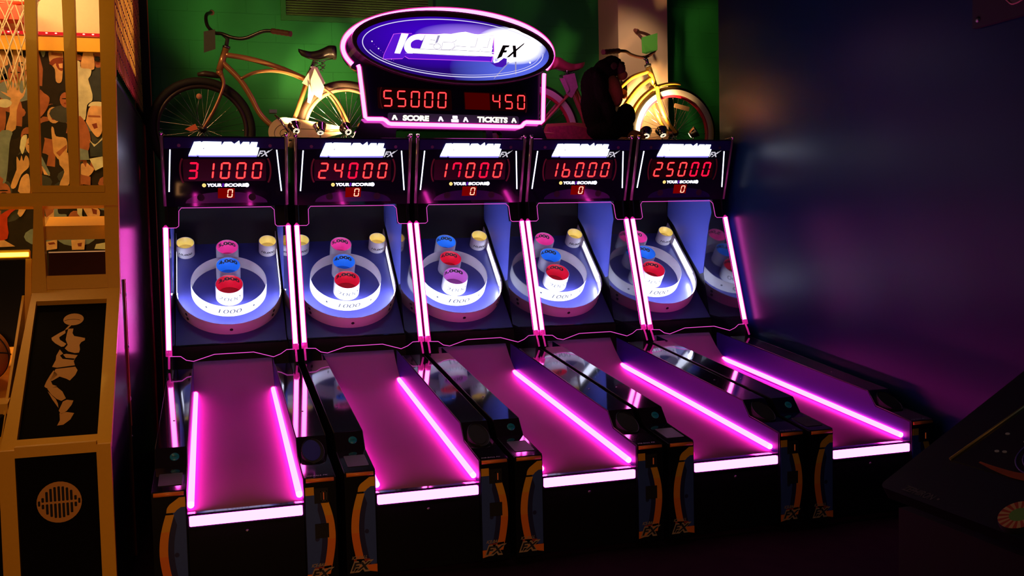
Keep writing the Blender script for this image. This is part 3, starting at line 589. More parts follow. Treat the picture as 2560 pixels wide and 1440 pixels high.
# ------------------------------------------------------------------ traced artwork, in the metres of its own panel
MURAL = [
('dark',[(-1.593,2.715),(-0.578,2.754),(-0.635,1.439),(-1.656,1.467)]),
('grey',[(-1.235,2.51),(-1.197,2.532),(-1.167,2.498),(-1.156,2.464),(-1.238,2.448)]),
('skin',[(-1.243,2.606),(-1.205,2.614),(-1.19,2.546),(-1.209,2.531),(-1.247,2.523)]),
('skin',[(-1.16,2.636),(-1.135,2.644),(-1.131,2.595),(-1.14,2.526),(-1.155,2.478),(-1.168,2.546)]),
('skin2',[(-1.201,2.442),(-1.185,2.449),(-1.181,2.401),(-1.169,2.453),(-1.162,2.402),(-1.15,2.45),(-1.146,2.402),(-1.138,2.437),(-1.137,2.388),(-1.122,2.375),(-1.104,2.417),(-1.116,2.361),(-1.149,2.333),(-1.186,2.346),(-1.238,2.383),(-1.204,2.373)]),
('skin',[(-1.186,2.346),(-1.136,2.347),(-1.158,2.277),(-1.17,2.166),(-1.221,2.159),(-1.197,2.249)]),
('skin3',[(-1.258,2.289),(-1.221,2.283),(-1.218,2.221),(-1.233,2.152),(-1.266,2.124)]),
('white',[(-1.256,2.331),(-1.206,2.339),(-1.181,2.318),(-1.208,2.29),(-1.258,2.296)]),
('blue',[(-1.266,2.131),(-1.189,2.152),(-1.205,2.083),(-1.235,1.861),(-1.278,1.875)]),
('white',[(-1.14,2.118),(-1.111,2.132),(-1.12,2.076),(-1.139,2.02),(-1.153,2.055)]),
('skin',[(-1.171,2.006),(-1.156,1.979),(-1.145,2.013),(-1.137,1.979),(-1.123,2.013),(-1.108,1.993),(-1.11,1.944),(-1.151,1.902),(-1.186,1.825),(-1.211,1.833),(-1.175,1.93)]),
('skin3',[(-1.277,1.902),(-1.247,1.875),(-1.254,1.847),(-1.28,1.84)]),
('skin2',[(-1.152,1.881),(-1.112,1.902),(-1.111,1.79),(-1.144,1.776),(-1.174,1.804)]),
('skin3',[(-1.036,2.716),(-0.991,2.725),(-0.986,2.69),(-1.026,2.661)]),
('blue',[(-1.016,2.675),(-0.994,2.666),(-0.99,2.614),(-1.004,2.586),(-1.018,2.627)]),
('hair',[(-0.978,2.725),(-0.92,2.734),(-0.909,2.693),(-0.917,2.651),(-0.975,2.656)]),
('skin',[(-0.962,2.649),(-0.93,2.664),(-0.895,2.645),(-0.902,2.491),(-0.914,2.442),(-0.94,2.448),(-0.943,2.518),(-0.967,2.552),(-0.974,2.607)]),
('skin3',[(-0.957,2.618),(-0.897,2.61),(-0.897,2.592),(-0.958,2.601)]),
('mouth',[(-0.934,2.567),(-0.898,2.575),(-0.901,2.512),(-0.923,2.518),(-0.935,2.539)]),
('skin2',[(-0.922,2.55),(-0.899,2.554),(-0.9,2.526),(-0.917,2.526)]),
('mouth',[(-0.972,2.552),(-0.946,2.58),(-0.898,2.589),(-0.898,2.575),(-0.938,2.553),(-0.955,2.538)]),
('skin3',[(-1.032,2.39),(-1.007,2.377),(-0.979,2.35),(-0.992,2.294),(-1.019,2.251),(-1.033,2.237)]),
('skin',[(-0.978,2.168),(-0.965,2.175),(-0.954,2.126),(-0.9,2.112),(-0.9,2.028),(-0.941,1.986),(-0.972,2.028)]),
('skin3',[(-0.959,2.028),(-0.898,2.077),(-0.899,2.056),(-0.94,2.007)]),
('skin',[(-0.941,2.0),(-0.894,2.028),(-0.895,1.844),(-0.948,1.838),(-0.918,1.915),(-0.942,1.957)]),
('skin2',[(-1.04,1.951),(-1.008,1.936),(-0.997,1.894),(-1.029,1.901)]),
('blue',[(-1.037,2.007),(-0.996,1.908),(-1.004,1.891),(-1.039,1.958)]),
('skin3',[(-0.836,2.737),(-0.777,2.733),(-0.779,2.691),(-0.819,2.675)]),
('skin',[(-0.774,2.733),(-0.751,2.741),(-0.748,2.657),(-0.73,2.615),(-0.728,2.524),(-0.799,2.529),(-0.782,2.627)]),
('white',[(-0.824,2.556),(-0.804,2.564),(-0.799,2.529),(-0.747,2.523),(-0.749,2.488),(-0.763,2.459),(-0.746,2.396),(-0.746,2.34),(-0.776,2.311),(-0.79,2.226),(-0.825,2.24),(-0.822,2.395)]),
('skin3',[(-0.733,2.706),(-0.686,2.722),(-0.691,2.595),(-0.73,2.615)]),
('black',[(-0.727,2.689),(-0.697,2.69),(-0.699,2.658),(-0.728,2.657)]),
('black',[(-0.721,2.598),(-0.695,2.599),(-0.696,2.57),(-0.722,2.57)]),
('shirt',[(-0.763,2.466),(-0.694,2.532),(-0.696,2.334),(-0.736,2.34)]),
('skin2',[(-0.767,2.29),(-0.737,2.312),(-0.697,2.305),(-0.697,2.171),(-0.725,2.121),(-0.757,2.156),(-0.787,2.212)]),
('white',[(-0.77,2.304),(-0.749,2.329),(-0.696,2.33),(-0.697,2.305),(-0.737,2.308)]),
('mouth',[(-0.755,2.198),(-0.728,2.206),(-0.723,2.177),(-0.743,2.17)]),
('skin3',[(-0.772,2.251),(-0.707,2.249),(-0.704,2.238),(-0.773,2.241)]),
('skin3',[(-0.829,2.24),(-0.788,2.205),(-0.765,2.113),(-0.789,2.028),(-0.831,2.042)]),
('shirt',[(-0.773,2.085),(-0.699,2.114),(-0.704,2.007),(-0.77,2.007)]),
('white',[(-0.772,2.106),(-0.741,2.078),(-0.699,2.121),(-0.693,2.114),(-0.748,2.064)]),
('blue',[(-0.83,2.056),(-0.782,2.042),(-0.778,1.986),(-0.83,1.986)]),
('white',[(-0.777,1.993),(-0.704,2.007),(-0.693,1.95),(-0.747,1.922)]),
('skin2',[(-0.825,1.957),(-0.811,1.964),(-0.799,1.943),(-0.792,1.968),(-0.773,1.95),(-0.754,1.929),(-0.789,1.886),(-0.827,1.901)]),
('skin3',[(-0.834,1.901),(-0.775,1.886),(-0.778,1.836),(-0.837,1.844)]),
('red',[(-1.362,1.575),(-1.276,1.664),(-1.191,1.713),(-1.17,1.713),(-1.235,1.65),(-1.241,1.527),(-1.365,1.512)]),
('skin2',[(-1.166,1.708),(-1.133,1.712),(-1.138,1.69),(-1.165,1.653),(-1.181,1.672)]),
('skin2',[(-1.365,1.512),(-1.258,1.519),(-1.202,1.481),(-1.367,1.476)]),
('skin2',[(-1.036,1.642),(-1.01,1.669),(-0.983,1.692),(-0.987,1.604),(-0.997,1.581),(-1.035,1.582)]),
('skin3',[(-1.037,1.711),(-0.982,1.71),(-0.988,1.678),(-1.027,1.646)]),
('blue',[(-0.982,1.71),(-0.965,1.71),(-0.959,1.668),(-0.917,1.663),(-0.927,1.622),(-0.954,1.581),(-0.988,1.581)]),
('white',[(-0.855,1.708),(-0.829,1.708),(-0.832,1.657),(-0.815,1.634),(-0.836,1.643),(-0.857,1.667)]),
('skin2',[(-0.825,1.708),(-0.777,1.712),(-0.735,1.688),(-0.737,1.646),(-0.765,1.614),(-0.798,1.643)]),
('mouth',[(-0.778,1.698),(-0.748,1.688),(-0.75,1.66),(-0.771,1.665)]),
('white',[(-0.851,1.602),(-0.825,1.62),(-0.786,1.624),(-0.743,1.604),(-0.77,1.586),(-0.817,1.596)]),
('skin2',[(-1.034,1.504),(-0.974,1.516),(-0.977,1.461),(-1.036,1.453)]),
('mouth',[(-1.026,1.497),(-0.992,1.501),(-0.984,1.489),(-1.018,1.485)]),
('skin2',[(-0.898,1.51),(-0.821,1.513),(-0.828,1.452),(-0.896,1.452)]),
('mouth',[(-0.865,1.49),(-0.839,1.494),(-0.844,1.471),(-0.861,1.472)]),
('white',[(-0.772,1.455),(-0.762,1.483),(-0.692,1.495),(-0.694,1.449)]),
]
LOGO = {"I":[(-0.365,0.378),(-0.318,0.376),(-0.382,0.245),(-0.419,0.246)],
'C':[(-0.207,0.378),(-0.241,0.38),(-0.28,0.372),(-0.315,0.354),(-0.341,0.323),(-0.353,0.29),(-0.345,0.264),(-0.328,0.252),(-0.302,0.25),(0.235,0.257),(0.249,0.28),(0.251,0.288),(-0.247,0.282),(-0.289,0.282),(-0.304,0.289),(-0.308,0.303),(-0.302,0.322),(-0.278,0.339),(-0.251,0.343),(-0.228,0.34)],
'E':[(-0.205,0.377),(-0.122,0.379),(-0.136,0.349),(-0.17,0.347),(-0.173,0.344),(-0.14,0.342),(-0.145,0.32),(-0.184,0.319),(-0.186,0.316),(-0.149,0.313),(-0.16,0.287),(-0.245,0.286)],
'exc':[(-0.12,0.378),(-0.103,0.379),(-0.125,0.331),(-0.141,0.325)],
'dot':[(-0.152,0.3),(-0.145,0.317),(-0.125,0.326),(-0.106,0.321),(-0.103,0.307),(-0.112,0.291),(-0.131,0.286),(-0.147,0.289)],
'B':[(-0.091,0.381),(0.003,0.383),(0.011,0.357),(-0.015,0.337),(-0.005,0.319),(-0.014,0.3),(-0.034,0.288),(-0.102,0.286),(-0.086,0.333)],
'A':[(-0.026,0.288),(0.007,0.32),(0.054,0.384),(0.09,0.386),(0.077,0.29)],
'L1':[(0.09,0.386),(0.162,0.385),(0.138,0.316),(0.178,0.314),(0.168,0.289),(0.088,0.287)],
'L2':[(0.182,0.386),(0.255,0.386),(0.222,0.318),(0.263,0.315),(0.253,0.29),(0.176,0.288)],
'halo':[(-0.366,0.38),(-0.295,0.382),(-0.291,0.372),(-0.245,0.383),(-0.122,0.387),(-0.075,0.393),(0.276,0.399),(0.273,0.289),(0.253,0.22),(0.237,0.223),(-0.327,0.214),(-0.352,0.228),(-0.368,0.212),(-0.499,0.202),(-0.49,0.235),(-0.419,0.371)],
'violet':[(-0.374,0.248),(-0.35,0.275),(-0.321,0.246),(0.239,0.249),(0.243,0.227),(-0.315,0.215),(-0.344,0.232)],
'F':[(0.337,0.338),(0.387,0.34),(0.378,0.327),(0.357,0.324),(0.346,0.304),(0.366,0.305),(0.359,0.291),(0.337,0.288),(0.325,0.261),(0.287,0.242),(0.31,0.287)],
'X1':[(0.408,0.34),(0.43,0.341),(0.433,0.308),(0.43,0.261),(0.409,0.261),(0.41,0.303)],
'X2':[(0.359,0.258),(0.409,0.3),(0.498,0.365),(0.491,0.352),(0.434,0.305),(0.378,0.26)],
'burst':[(0.139,0.41),(0.261,0.432),(0.361,0.457),(0.411,0.472),(0.464,0.46),(0.509,0.439),(0.562,0.416),(0.624,0.384),(0.656,0.355),(0.588,0.359),(0.537,0.341),(0.53,0.302),(0.516,0.271),(0.519,0.248),(0.489,0.246),(0.438,0.232),(0.388,0.211),(0.364,0.225),(0.349,0.247),(0.268,0.258),(0.276,0.395),(-0.075,0.39),(-0.019,0.412),(0.045,0.423)],
'shade':[(0.237,0.219),(0.269,0.213),(0.333,0.254),(0.361,0.248),(0.355,0.209),(0.325,0.189),(0.28,0.192)],
'hook':[(0.29,0.286),(0.293,0.282),(0.271,0.239),(0.278,0.225),(0.295,0.233),(0.333,0.261),(0.341,0.254),(0.298,0.222),(0.269,0.215),(0.26,0.228)],
'ray1':[(0.372,0.229),(0.38,0.226),(0.263,0.11),(0.259,0.112)],
'ray2':[(0.42,0.231),(0.43,0.232),(0.425,0.147),(0.417,0.145)],
}
SEAMS = [[(-0.289,0.282),(-0.247,0.282),(0.08,0.288)],
[(0.086,0.287),(0.166,0.288),(0.173,0.304)],
[(0.176,0.288),(0.253,0.288),(0.26,0.307)],
[(0.248,0.278),(0.237,0.257),(-0.298,0.251)],
[(-0.205,0.377),(-0.245,0.286)],
[(-0.086,0.335),(-0.023,0.337),(-0.003,0.345),(0.009,0.357)],
[(-0.088,0.333),(-0.102,0.287)],
[(-0.102,0.286),(-0.046,0.287),(-0.026,0.294),(-0.009,0.31),(-0.005,0.319),(-0.012,0.334)],
[(0.003,0.314),(0.074,0.314)],
[(-0.024,0.289),(-0.001,0.312)],
[(0.102,0.314),(0.138,0.316),(0.159,0.377)],
[(0.19,0.317),(0.224,0.317),(0.248,0.382)],
[(-0.172,0.346),(-0.14,0.345)],
[(-0.187,0.318),(-0.147,0.317)],
[(-0.103,0.307),(-0.107,0.297),(-0.117,0.29),(-0.129,0.287),(-0.142,0.288),(-0.151,0.295),(-0.154,0.304),(-0.15,0.313),(-0.14,0.321),(-0.127,0.324),(-0.115,0.322),(-0.106,0.316),(-0.103,0.307)]]
FILL = [(-0.207,0.378),(-0.241,0.38),(-0.122,0.385),(-0.075,0.392),(0.276,0.397),(0.253,0.288),(-0.247,0.282),(-0.245,0.286)]
# ------------------------------------------------------------------ marquee on top of the row
def marquee():
    ex=Vector((math.cos(.105),math.sin(.105),0)); nz=Vector((-math.sin(.105)*math.sin(.082),math.cos(.105)*math.sin(.082),math.cos(.082)))
    ny=nz.cross(ex)
    r=empty('lighted_sign'); r.matrix_world=Matrix((( ex.x,ny.x,nz.x,1.48),(ex.y,ny.y,nz.y,2.15),(ex.z,ny.z,nz.z,2.41),(0,0,0,1)))
    tag(r,'oval backlit sign outlined in pink neon, standing on top of the machines','sign')
    F=frame((0,0,0),(1,0,0),(0,0,1))
    def ellp(cx,cy,a,b,rot,n=64,a0=0,a1=360):
        c,s=math.cos(R(rot)),math.sin(R(rot)); return [(cx+x*c-y*s,cy+x*s+y*c) for x,y in circ(0,0,a,b,n,a0,a1)]
    # lower housing
    body=[(-0.622,0.17),(-0.600,-0.158),(-0.500,-0.158),(-0.465,-0.188),(0.440,-0.188),(0.478,-0.156),(0.592,-0.156),(0.620,0.17)]
    m=MB(); m.deco(F,body[::-1] if False else [(a,b) for a,b in [body[i] for i in (1,2,3,4,5,6,7,0)]],0.09,BLACK,-0.10); m.build('display_housing',r)
    m=MB(); m.deco(F,[(-0.60,0.16),(-0.585,-0.15),(-0.47,-0.185),(0.45,-0.185),(0.58,-0.15),(0.60,0.16)],0.003,headm,-0.010); face=m.build('display_face',r)
    # stand
    m=MB(); m.deco(F,[(-0.64,-0.17),(-0.70,-0.292),(-0.425,-0.292),(-0.418,-0.240),(-0.405,-0.232),(0.205,-0.228),(0.205,-0.292),(0.252,-0.292),(0.252,-0.230),(0.306,-0.232),(0.322,-0.25),(0.325,-0.292),(0.66,-0.292),(0.61,-0.165),(0.50,-0.165),(0.45,-0.20),(-0.47,-0.20),(-0.5,-0.17)],0.06,GLOSS,-0.09); m.build('stand',r)
    # oval housing
    rim=ellp(0.012,0.305,0.705,0.240,-1.3); m=MB()
    m.deco(F,rim,0.10,mat('dark_oval_plastic',(0.035,0.012,0.016),0.30,noise=0.1),-0.075); m.build('oval_housing',r)
    back=MB(); back.deco(F,ellp(-0.01,0.292,0.722,0.262,1.5),0.05,GLOSS,-0.12); back.build('oval_back_panel',r)
    m=MB(); m.tube([F(x,y,0.026) for x,y in ellp(0.012,0.305,0.700,0.234,-1.3)],0.005,mat('oval_rim',(0.07,0.03,0.035),0.25,coat=0.4),6,closed=True); m.build('oval_rim',r)
    # backlit oval print
    pm=bpy.data.materials.new('backlit_blue_print'); pm.use_nodes=True; nt=pm.node_tree; nt.nodes.clear(); N=nt.nodes.new; L=nt.links.new
    tc=N('ShaderNodeTexCoord'); sp=N('ShaderNodeSeparateXYZ'); L(tc.outputs['Object'],sp.inputs[0])
    def math_(op,a,b=None,clamp=False):
        q=N('ShaderNodeMath'); q.operation=op; q.use_clamp=clamp
        for i,x in enumerate((a,b)):
            if x is None: continue
            if isinstance(x,(int,float)): q.inputs[i].default_value=x
            else: L(x,q.inputs[i])
        return q.outputs[0]
    def blob(cx,cz,rx,rz,p=1.0):
        dx=math_('DIVIDE',math_('SUBTRACT',sp.outputs[0],cx),rx); dz=math_('DIVIDE',math_('SUBTRACT',sp.outputs[2],cz),rz)
        d=math_('SQRT',math_('ADD',math_('MULTIPLY',dx,dx),math_('MULTIPLY',dz,dz)))
        return math_('POWER',math_('SUBTRACT',1.0,d,True),p)
    def mixc(f,a,b):
        q=N('ShaderNodeMix'); q.data_type='RGBA'; L(f,q.inputs[0])
        for i,x in ((6,a),(7,b)):
            if isinstance(x,tuple): q.inputs[i].default_value=(*x,1)
            else: L(x,q.inputs[i])
        return q.outputs[2]
    c=mixc(blob(-0.15,0.36,0.55,0.20,0.6),(0.018,0.002,0.16),(0.055,0.0,0.62))
    c=mixc(math_('MULTIPLY',blob(0.50,0.17,0.55,0.22,0.7),1.3,True),c,(0.10,0.14,0.80))
    c=mixc(math_('MULTIPLY',blob(0.12,0.37,0.40,0.10,0.7),1.2,True),c,(0.45,0.25,1.0))
    c=mixc(math_('MULTIPLY',blob(0.40,0.34,0.26,0.13,0.8),2.2,True),c,(1.6,1.6,1.9))
    e=N('ShaderNodeEmission'); L(c,e.inputs[0]); e.inputs[1].default_value=1.0; o=N('ShaderNodeOutputMaterial'); L(e.outputs[0],o.inputs[0])
    m=MB(); m.deco(F,ellp(0.008,0.297,0.668,0.206,-1.0),0.003,pm,0.024); pan=m.build('oval_print',r)
    white=emis('lit_print_white',(1.0,0.93,1.0),1.7); vio=emis('lit_print_violet',(0.14,0.01,0.85),0.75); mag=emis('lit_print_magenta',(0.75,0.10,1.0),0.9)
    pal=emis('lit_print_pale_line',(0.75,0.72,1.0),1.0); gry=emis('lit_print_grey',(0.42,0.38,0.62),0.8); ink=mat('print_black',(0.01,0.004,0.004),0.5)
    shade=emis('lit_print_deep_blue',(0.09,0.01,0.62),0.7)
    m=MB()
    lp=ellp(0.004,0.300,0.628,0.187,-0.6,96)
    m.tube([F(x,y,0.0272) for x,y in lp[8:]+lp[:1]],0.0030,pal,5); m.build('oval_line',pan)
    m=MB(); lq=ellp(0.004,0.300,0.604,0.174,-0.6,96); m.tube([F(x,y,0.0272) for x,y in lq[52:]+lq[:1]],0.0016,pal,5); m.build('inner_line',pan)
    m=MB()
    bu=[(a_[0],a_[1]) for a_ in spline([(x,y,0) for x,y in LOGO['burst'][::-1]]+[(LOGO['burst'][-1][0],LOGO['burst'][-1][1],0)],4)][:-1]; bu=[(0.36+(a-0.36)*0.90,0.33+(b-0.33)*0.90) for a,b in bu]; m.deco(F,bu,0.0006,white,0.0271); m.deco(F,LOGO['ray1'],0.0006,gry,0.0271); m.deco(F,LOGO['ray2'],0.0006,gry,0.0271)
    rnd=random.Random(3)
    for k in range(26):
        a=rnd.uniform(-70,70); d=rnd.uniform(0.13,0.22); x,y=0.39+d*math.cos(R(a)),0.325+0.62*d*math.sin(R(a))+ (0.05 if a>0 else 0)
        if ((x-0.008)/0.64)**2+((y-0.297)/0.19)**2<0.95: m.deco(F,circ(x,y,rnd.uniform(0.002,0.007),n=8),0.0006,white,0.0271)
    for k in range(11):
        t=k/10; m.deco(F,circ(-0.562+0.135*t,0.315-0.115*t**0.8,0.0018+0.0025*(k%3==0),n=8),0.0006,mag if k%3 else white,0.0271)
    m.build('burst_print',pan)
    lg=MB()
    lg.deco(F,LOGO['halo'][::-1],0.0007,mag,0.0274)
    h=LOGO['halo']; cx=sum(p[0] for p in h)/len(h); cy=sum(p[1] for p in h)/len(h)
    lg.deco(F,[(cx+(a-cx)*0.985,cy+(b-cy)*0.955) for a,b in h][::-1],0.0004,vio,0.0281)
    C0=LOGO; seam=emis('lit_print_seam',(0.22,0.18,0.36),0.8); lg.deco(F,FILL[::-1] if False else FILL[:1]+FILL[7:]+FILL[6:4:-1]+FILL[4:0:-1],0.0009,white,0.0283)
    for k in ('I','C','E','dot','B','A','L1','L2'): 
        P=LOGO[k]; sgn=sum(P[i][0]*P[(i+1)%len(P)][1]-P[(i+1)%len(P)][0]*P[i][1] for i in range(len(P)))
        P=P if sgn>0 else P[::-1]
        if k in('C','dot'): P=[(a_[0],a_[1]) for a_ in spline([(x,y,0) for x,y in P]+[(P[0][0],P[0][1],0)],4)][:-1]
        cx=sum(p[0] for p in P)/len(P); cy=sum(p[1] for p in P)/len(P)
        q=1.0
        lg.deco(F,[(cx+(a-cx)*q,cy+(b-cy)*q) for a,b in P] if k not in('C','dot') else P,0.0006,white,0.0290)
    for q_ in SEAMS: lg.deco(F,band(q_,0.0026),0.0003,seam,0.0297)
    lg.deco(F,LOGO['exc'],0.0005,gry,0.0292); lg.deco(F,LOGO['shade'],0.0005,shade,0.0283); lg.deco(F,LOGO['hook'],0.0005,white,0.0287)
    lgo=lg.build('logo_print',r)
    fx=MB(); 
    for k in ('F','X1','X2'): fx.deco(F,LOGO[k],0.001,ink,0.0296)
    fx.build('logo_suffix',r)
    # neon tubes
    t=MB(); ep=ellp(-0.010,0.292,0.733,0.272,1.5,120,-23,202)
    t.tube([F(x,y,-0.010) for x,y in ep],0.0130,STUBE,12); n1=t.build('oval_neon_tube',r)
    t=MB(); t.tube([F(x,y,-0.010) for x,y in ep],0.0195,SLV,12,caps=False); t.build('tube_halo',n1)
    low=[(-0.655,0.165),(-0.649,0.15),(-0.626,-0.165),(-0.612,-0.176),(-0.512,-0.175),(-0.495,-0.182),(-0.475,-0.200),(-0.46,-0.2045),(0.435,-0.2045),(0.455,-0.198),(0.475,-0.178),(0.49,-0.171),(0.600,-0.171),(0.614,-0.160),(0.640,0.15),(0.643,0.165)]
    t=MB(); t.tube([F(x,y,0.006) for x,y in low],0.0118,STUBE,12); n2=t.build('lower_neon_tube',r)
    t=MB(); t.tube([F(x,y,0.006) for x,y in low],0.0170,SLV,12,caps=False); t.build('tube_halo',n2)
    # displays
    D=0.0
    am=mat('dim_amber_print',(0.12,0.03,0.012),0.4)
    s=MB(); s.deco(F,rrect(-0.535,-0.035,-0.105,0.032,0.01),0.0006,OFFSEG,-0.0066)
    for q,cxx in ((-1,-0.518),(1,0.505)):
        ab=MB(); ab.deco(F,band([(cxx+q*(-0.02+0.02*math.cos(R(t))),-0.036+0.075*math.sin(R(t))) for t in range(-66,67,11)],0.007),0.0004,am,-0.006); ab.build('bracket_print',face)
    so=s.build('score_display',r)
    for i,ch in enumerate('55000'):
        g=MB(); digit(g,ch,F,-0.504+i*0.0915,-0.092,0.062,0.108,REDSEG,0.09,0.098,-0.0055,0.0008,REDHOT); g.build('digit',so)
    s=MB(); s.deco(F,rrect(0.052,0.50,-0.096,0.024,0.006),0.0006,OFFSEG,-0.0066); s.deco(F,[(0.058,-0.093),(0.235,-0.093),(0.235,0.018),(0.058,0.018)],0.0003,emis('dim_red_field',(0.08,0.0,0.0),0.6),-0.006); so=s.build('ticket_display',r)
    for i,ch in enumerate('450'):
        g=MB(); digit(g,ch,F,0.250+i*0.0905,-0.084,0.058,0.100,REDSEG,0.07,0.098,-0.0055,0.0008,REDHOT); g.build('digit',so)
    lw=emis('caption_lit_white',(1.0,0.97,0.72),1.6); pn=emis('caption_lit_pink',(1.0,0.80,1.0),1.3)
    s=MB(); s.deco(F,rrect(-0.475,0.44,-0.186,-0.130,0.015),0.0005,mat('caption_band_print',(0.03,0.02,0.05),0.3,emit=(0.12,0.08,0.16),es=0.12),-0.0066)
    def chev(x,y,mm): s.deco(F,[(x-0.020,y-0.016),(x-0.010,y-0.020),(x,y-0.004),(x+0.010,y-0.020),(x+0.020,y-0.016),(x+0.006,y+0.014),(x-0.006,y+0.014)],0.001,mm,-0.006)
    chev(-0.430,-0.158,lw); chev(-0.118,-0.160,pn); chev(0.056,-0.160,pn); chev(0.403,-0.157,lw)
    put_text(s,'SCORE',F,-0.378,-0.200,-0.180,-0.142,lw,0.065,0.1,-0.0055); put_text(s,'TICKETS',F,0.136,0.356,-0.178,-0.139,lw,0.06,0.1,-0.0055)
    s.deco(F,rrect(-0.046,0.006,-0.182,-0.161,0.004),0.001,pn,-0.006); s.deco(F,rrect(-0.036,0.0,-0.159,-0.138,0.004),0.001,pn,-0.006)
    s.build('caption_band',r)
marquee()

# ------------------------------------------------------------------ bicycles on the rear deck
def rel(mb,name,parent,root):
    o=mb.build(name,parent)
    if parent is root: o.location=-Vector(root.location)
    return o
def wheel(root,name,hx,hz,y,rad,tire,wall,rimm,tw=0.027,steer=0.0):
    c=Vector((hx,y,hz)); ct,st=math.cos(steer),math.sin(steer)
    fr=frame(c,(ct,st,0),(0,0,1))
    m=MB(); n=72; q=14; v=[];f=[]
    for i in range(n):
        a=2*math.pi*i/n
        for k in range(q):
            b=2*math.pi*k/q; rr=rad-tw+tw*math.cos(b); v.append(fr(rr*math.cos(a),rr*math.sin(a),tw*math.sin(b)))
    for i in range(n):
        for k in range(q): f.append((i*q+k,((i+1)%n)*q+k,((i+1)%n)*q+(k+1)%q,i*q+(k+1)%q))
    m.add(v,f,tire,True); w=rel(m,name,root,root)
    if wall:
        m=MB()
        for s in (-1,1): m.rev(fr,[(rad-2*tw-0.004,s*0.018),(rad-tw*1.6,s*(tw+0.000)),(rad-tw*0.85,s*(tw+0.001))],wall,72)
        m.build('white_wall',w)
    m=MB(); m.rev(fr,[(rad-2*tw-0.018,-0.012),(rad-2*tw+0.002,-0.018),(rad-2*tw+0.004,0),(rad-2*tw+0.002,0.018),(rad-2*tw-0.018,0.012),(rad-2*tw-0.020,0),(rad-2*tw-0.018,-0.012)],rimm,72); m.build('rim',w)
    m=MB(); ri=rad-2*tw-0.016
    for k in range(36):
        a=2*math.pi*k/36; b=a+(0.55 if (k//2)%2 else -0.55); s=1 if k%2 else -1
        m.tube([fr(0.02*math.cos(b),0.02*math.sin(b),s*0.03),fr(ri*math.cos(a),ri*math.sin(a),0)],0.0013,CHROME,4,caps=False)
        if k%3==0: m.tube([fr((ri-0.016)*math.cos(a),(ri-0.016)*math.sin(a),0.001),fr((ri+0.002)*math.cos(a),(ri+0.002)*math.sin(a),0)],0.003,CHROME,6)
    m.build('spokes',w)
    m=MB(); m.rev(fr,[(0,-0.055),(0.008,-0.055),(0.010,-0.036),(0.024,-0.034),(0.024,-0.028),(0.014,-0.024),(0.014,0.024),(0.024,0.028),(0.024,0.034),(0.010,0.036),(0.008,0.055),(0,0.055)],STEEL,20); m.build('hub',w)
    return w
def saddle(root,x0,x1,zt,y,body,side,flip):
    """padded saddle lofted from nose x0 to tail x1"""
    m=MB(); n=14; q=16; v=[];f=[]
    for i in range(n+1):
        t=i/n; x=x0+(x1-x0)*t; wdt=0.016+0.085*max(0,(t-0.25)/0.75)**1.3 if t>0.25 else 0.012+0.02*t/0.25*0.9
        if t>0.9: wdt*=1-0.45*((t-0.9)/0.1)**2
        if t==0: wdt=0.004
        top=zt+0.012*math.sin(t*3.1)-0.035*math.sin(math.pi*min(1,t*1.25))+0.02*t; bot=top-0.035-0.05*t
        if t==0: bot=top-0.02
        for k in range(q):
            a=2*math.pi*k/q; yy=y+wdt*math.copysign(abs(math.cos(a))**0.7,math.cos(a)); zz=(top+bot)/2+(top-bot)/2*math.copysign(abs(math.sin(a))**0.6,math.sin(a)); v.append((x,yy,zz))
    for i in range(n):
        for k in range(q): f.append((i*q+k,(i+1)*q+k,(i+1)*q+(k+1)%q,i*q+(k+1)%q))
    m.add(v,f,body,True); m.add(v[:q],[tuple(range(q))],body); m.add(v[n*q:],[tuple(range(q))],side)
    s=rel(m,'saddle',root,root)
    m=MB()
    xm=x0+(x1-x0)*0.55
    for dy in (-0.05,0.05):
        for dx in (-0.02,0.02): m.tube([(xm+dx+0.012*math.cos(t*0.9),y+dy+0.012*math.sin(t*0.9),zt-0.085-0.004*t) for t in range(0,14)],0.003,STEEL,6)
    m.tube([(x0+(x1-x0)*0.2,y-0.02,zt-0.06),(xm,y-0.03,zt-0.085),(x1-(x1-x0)*0.1,y-0.04,zt-0.065)],0.0035,STEEL,6)
    m.build('seat_springs',s); return s
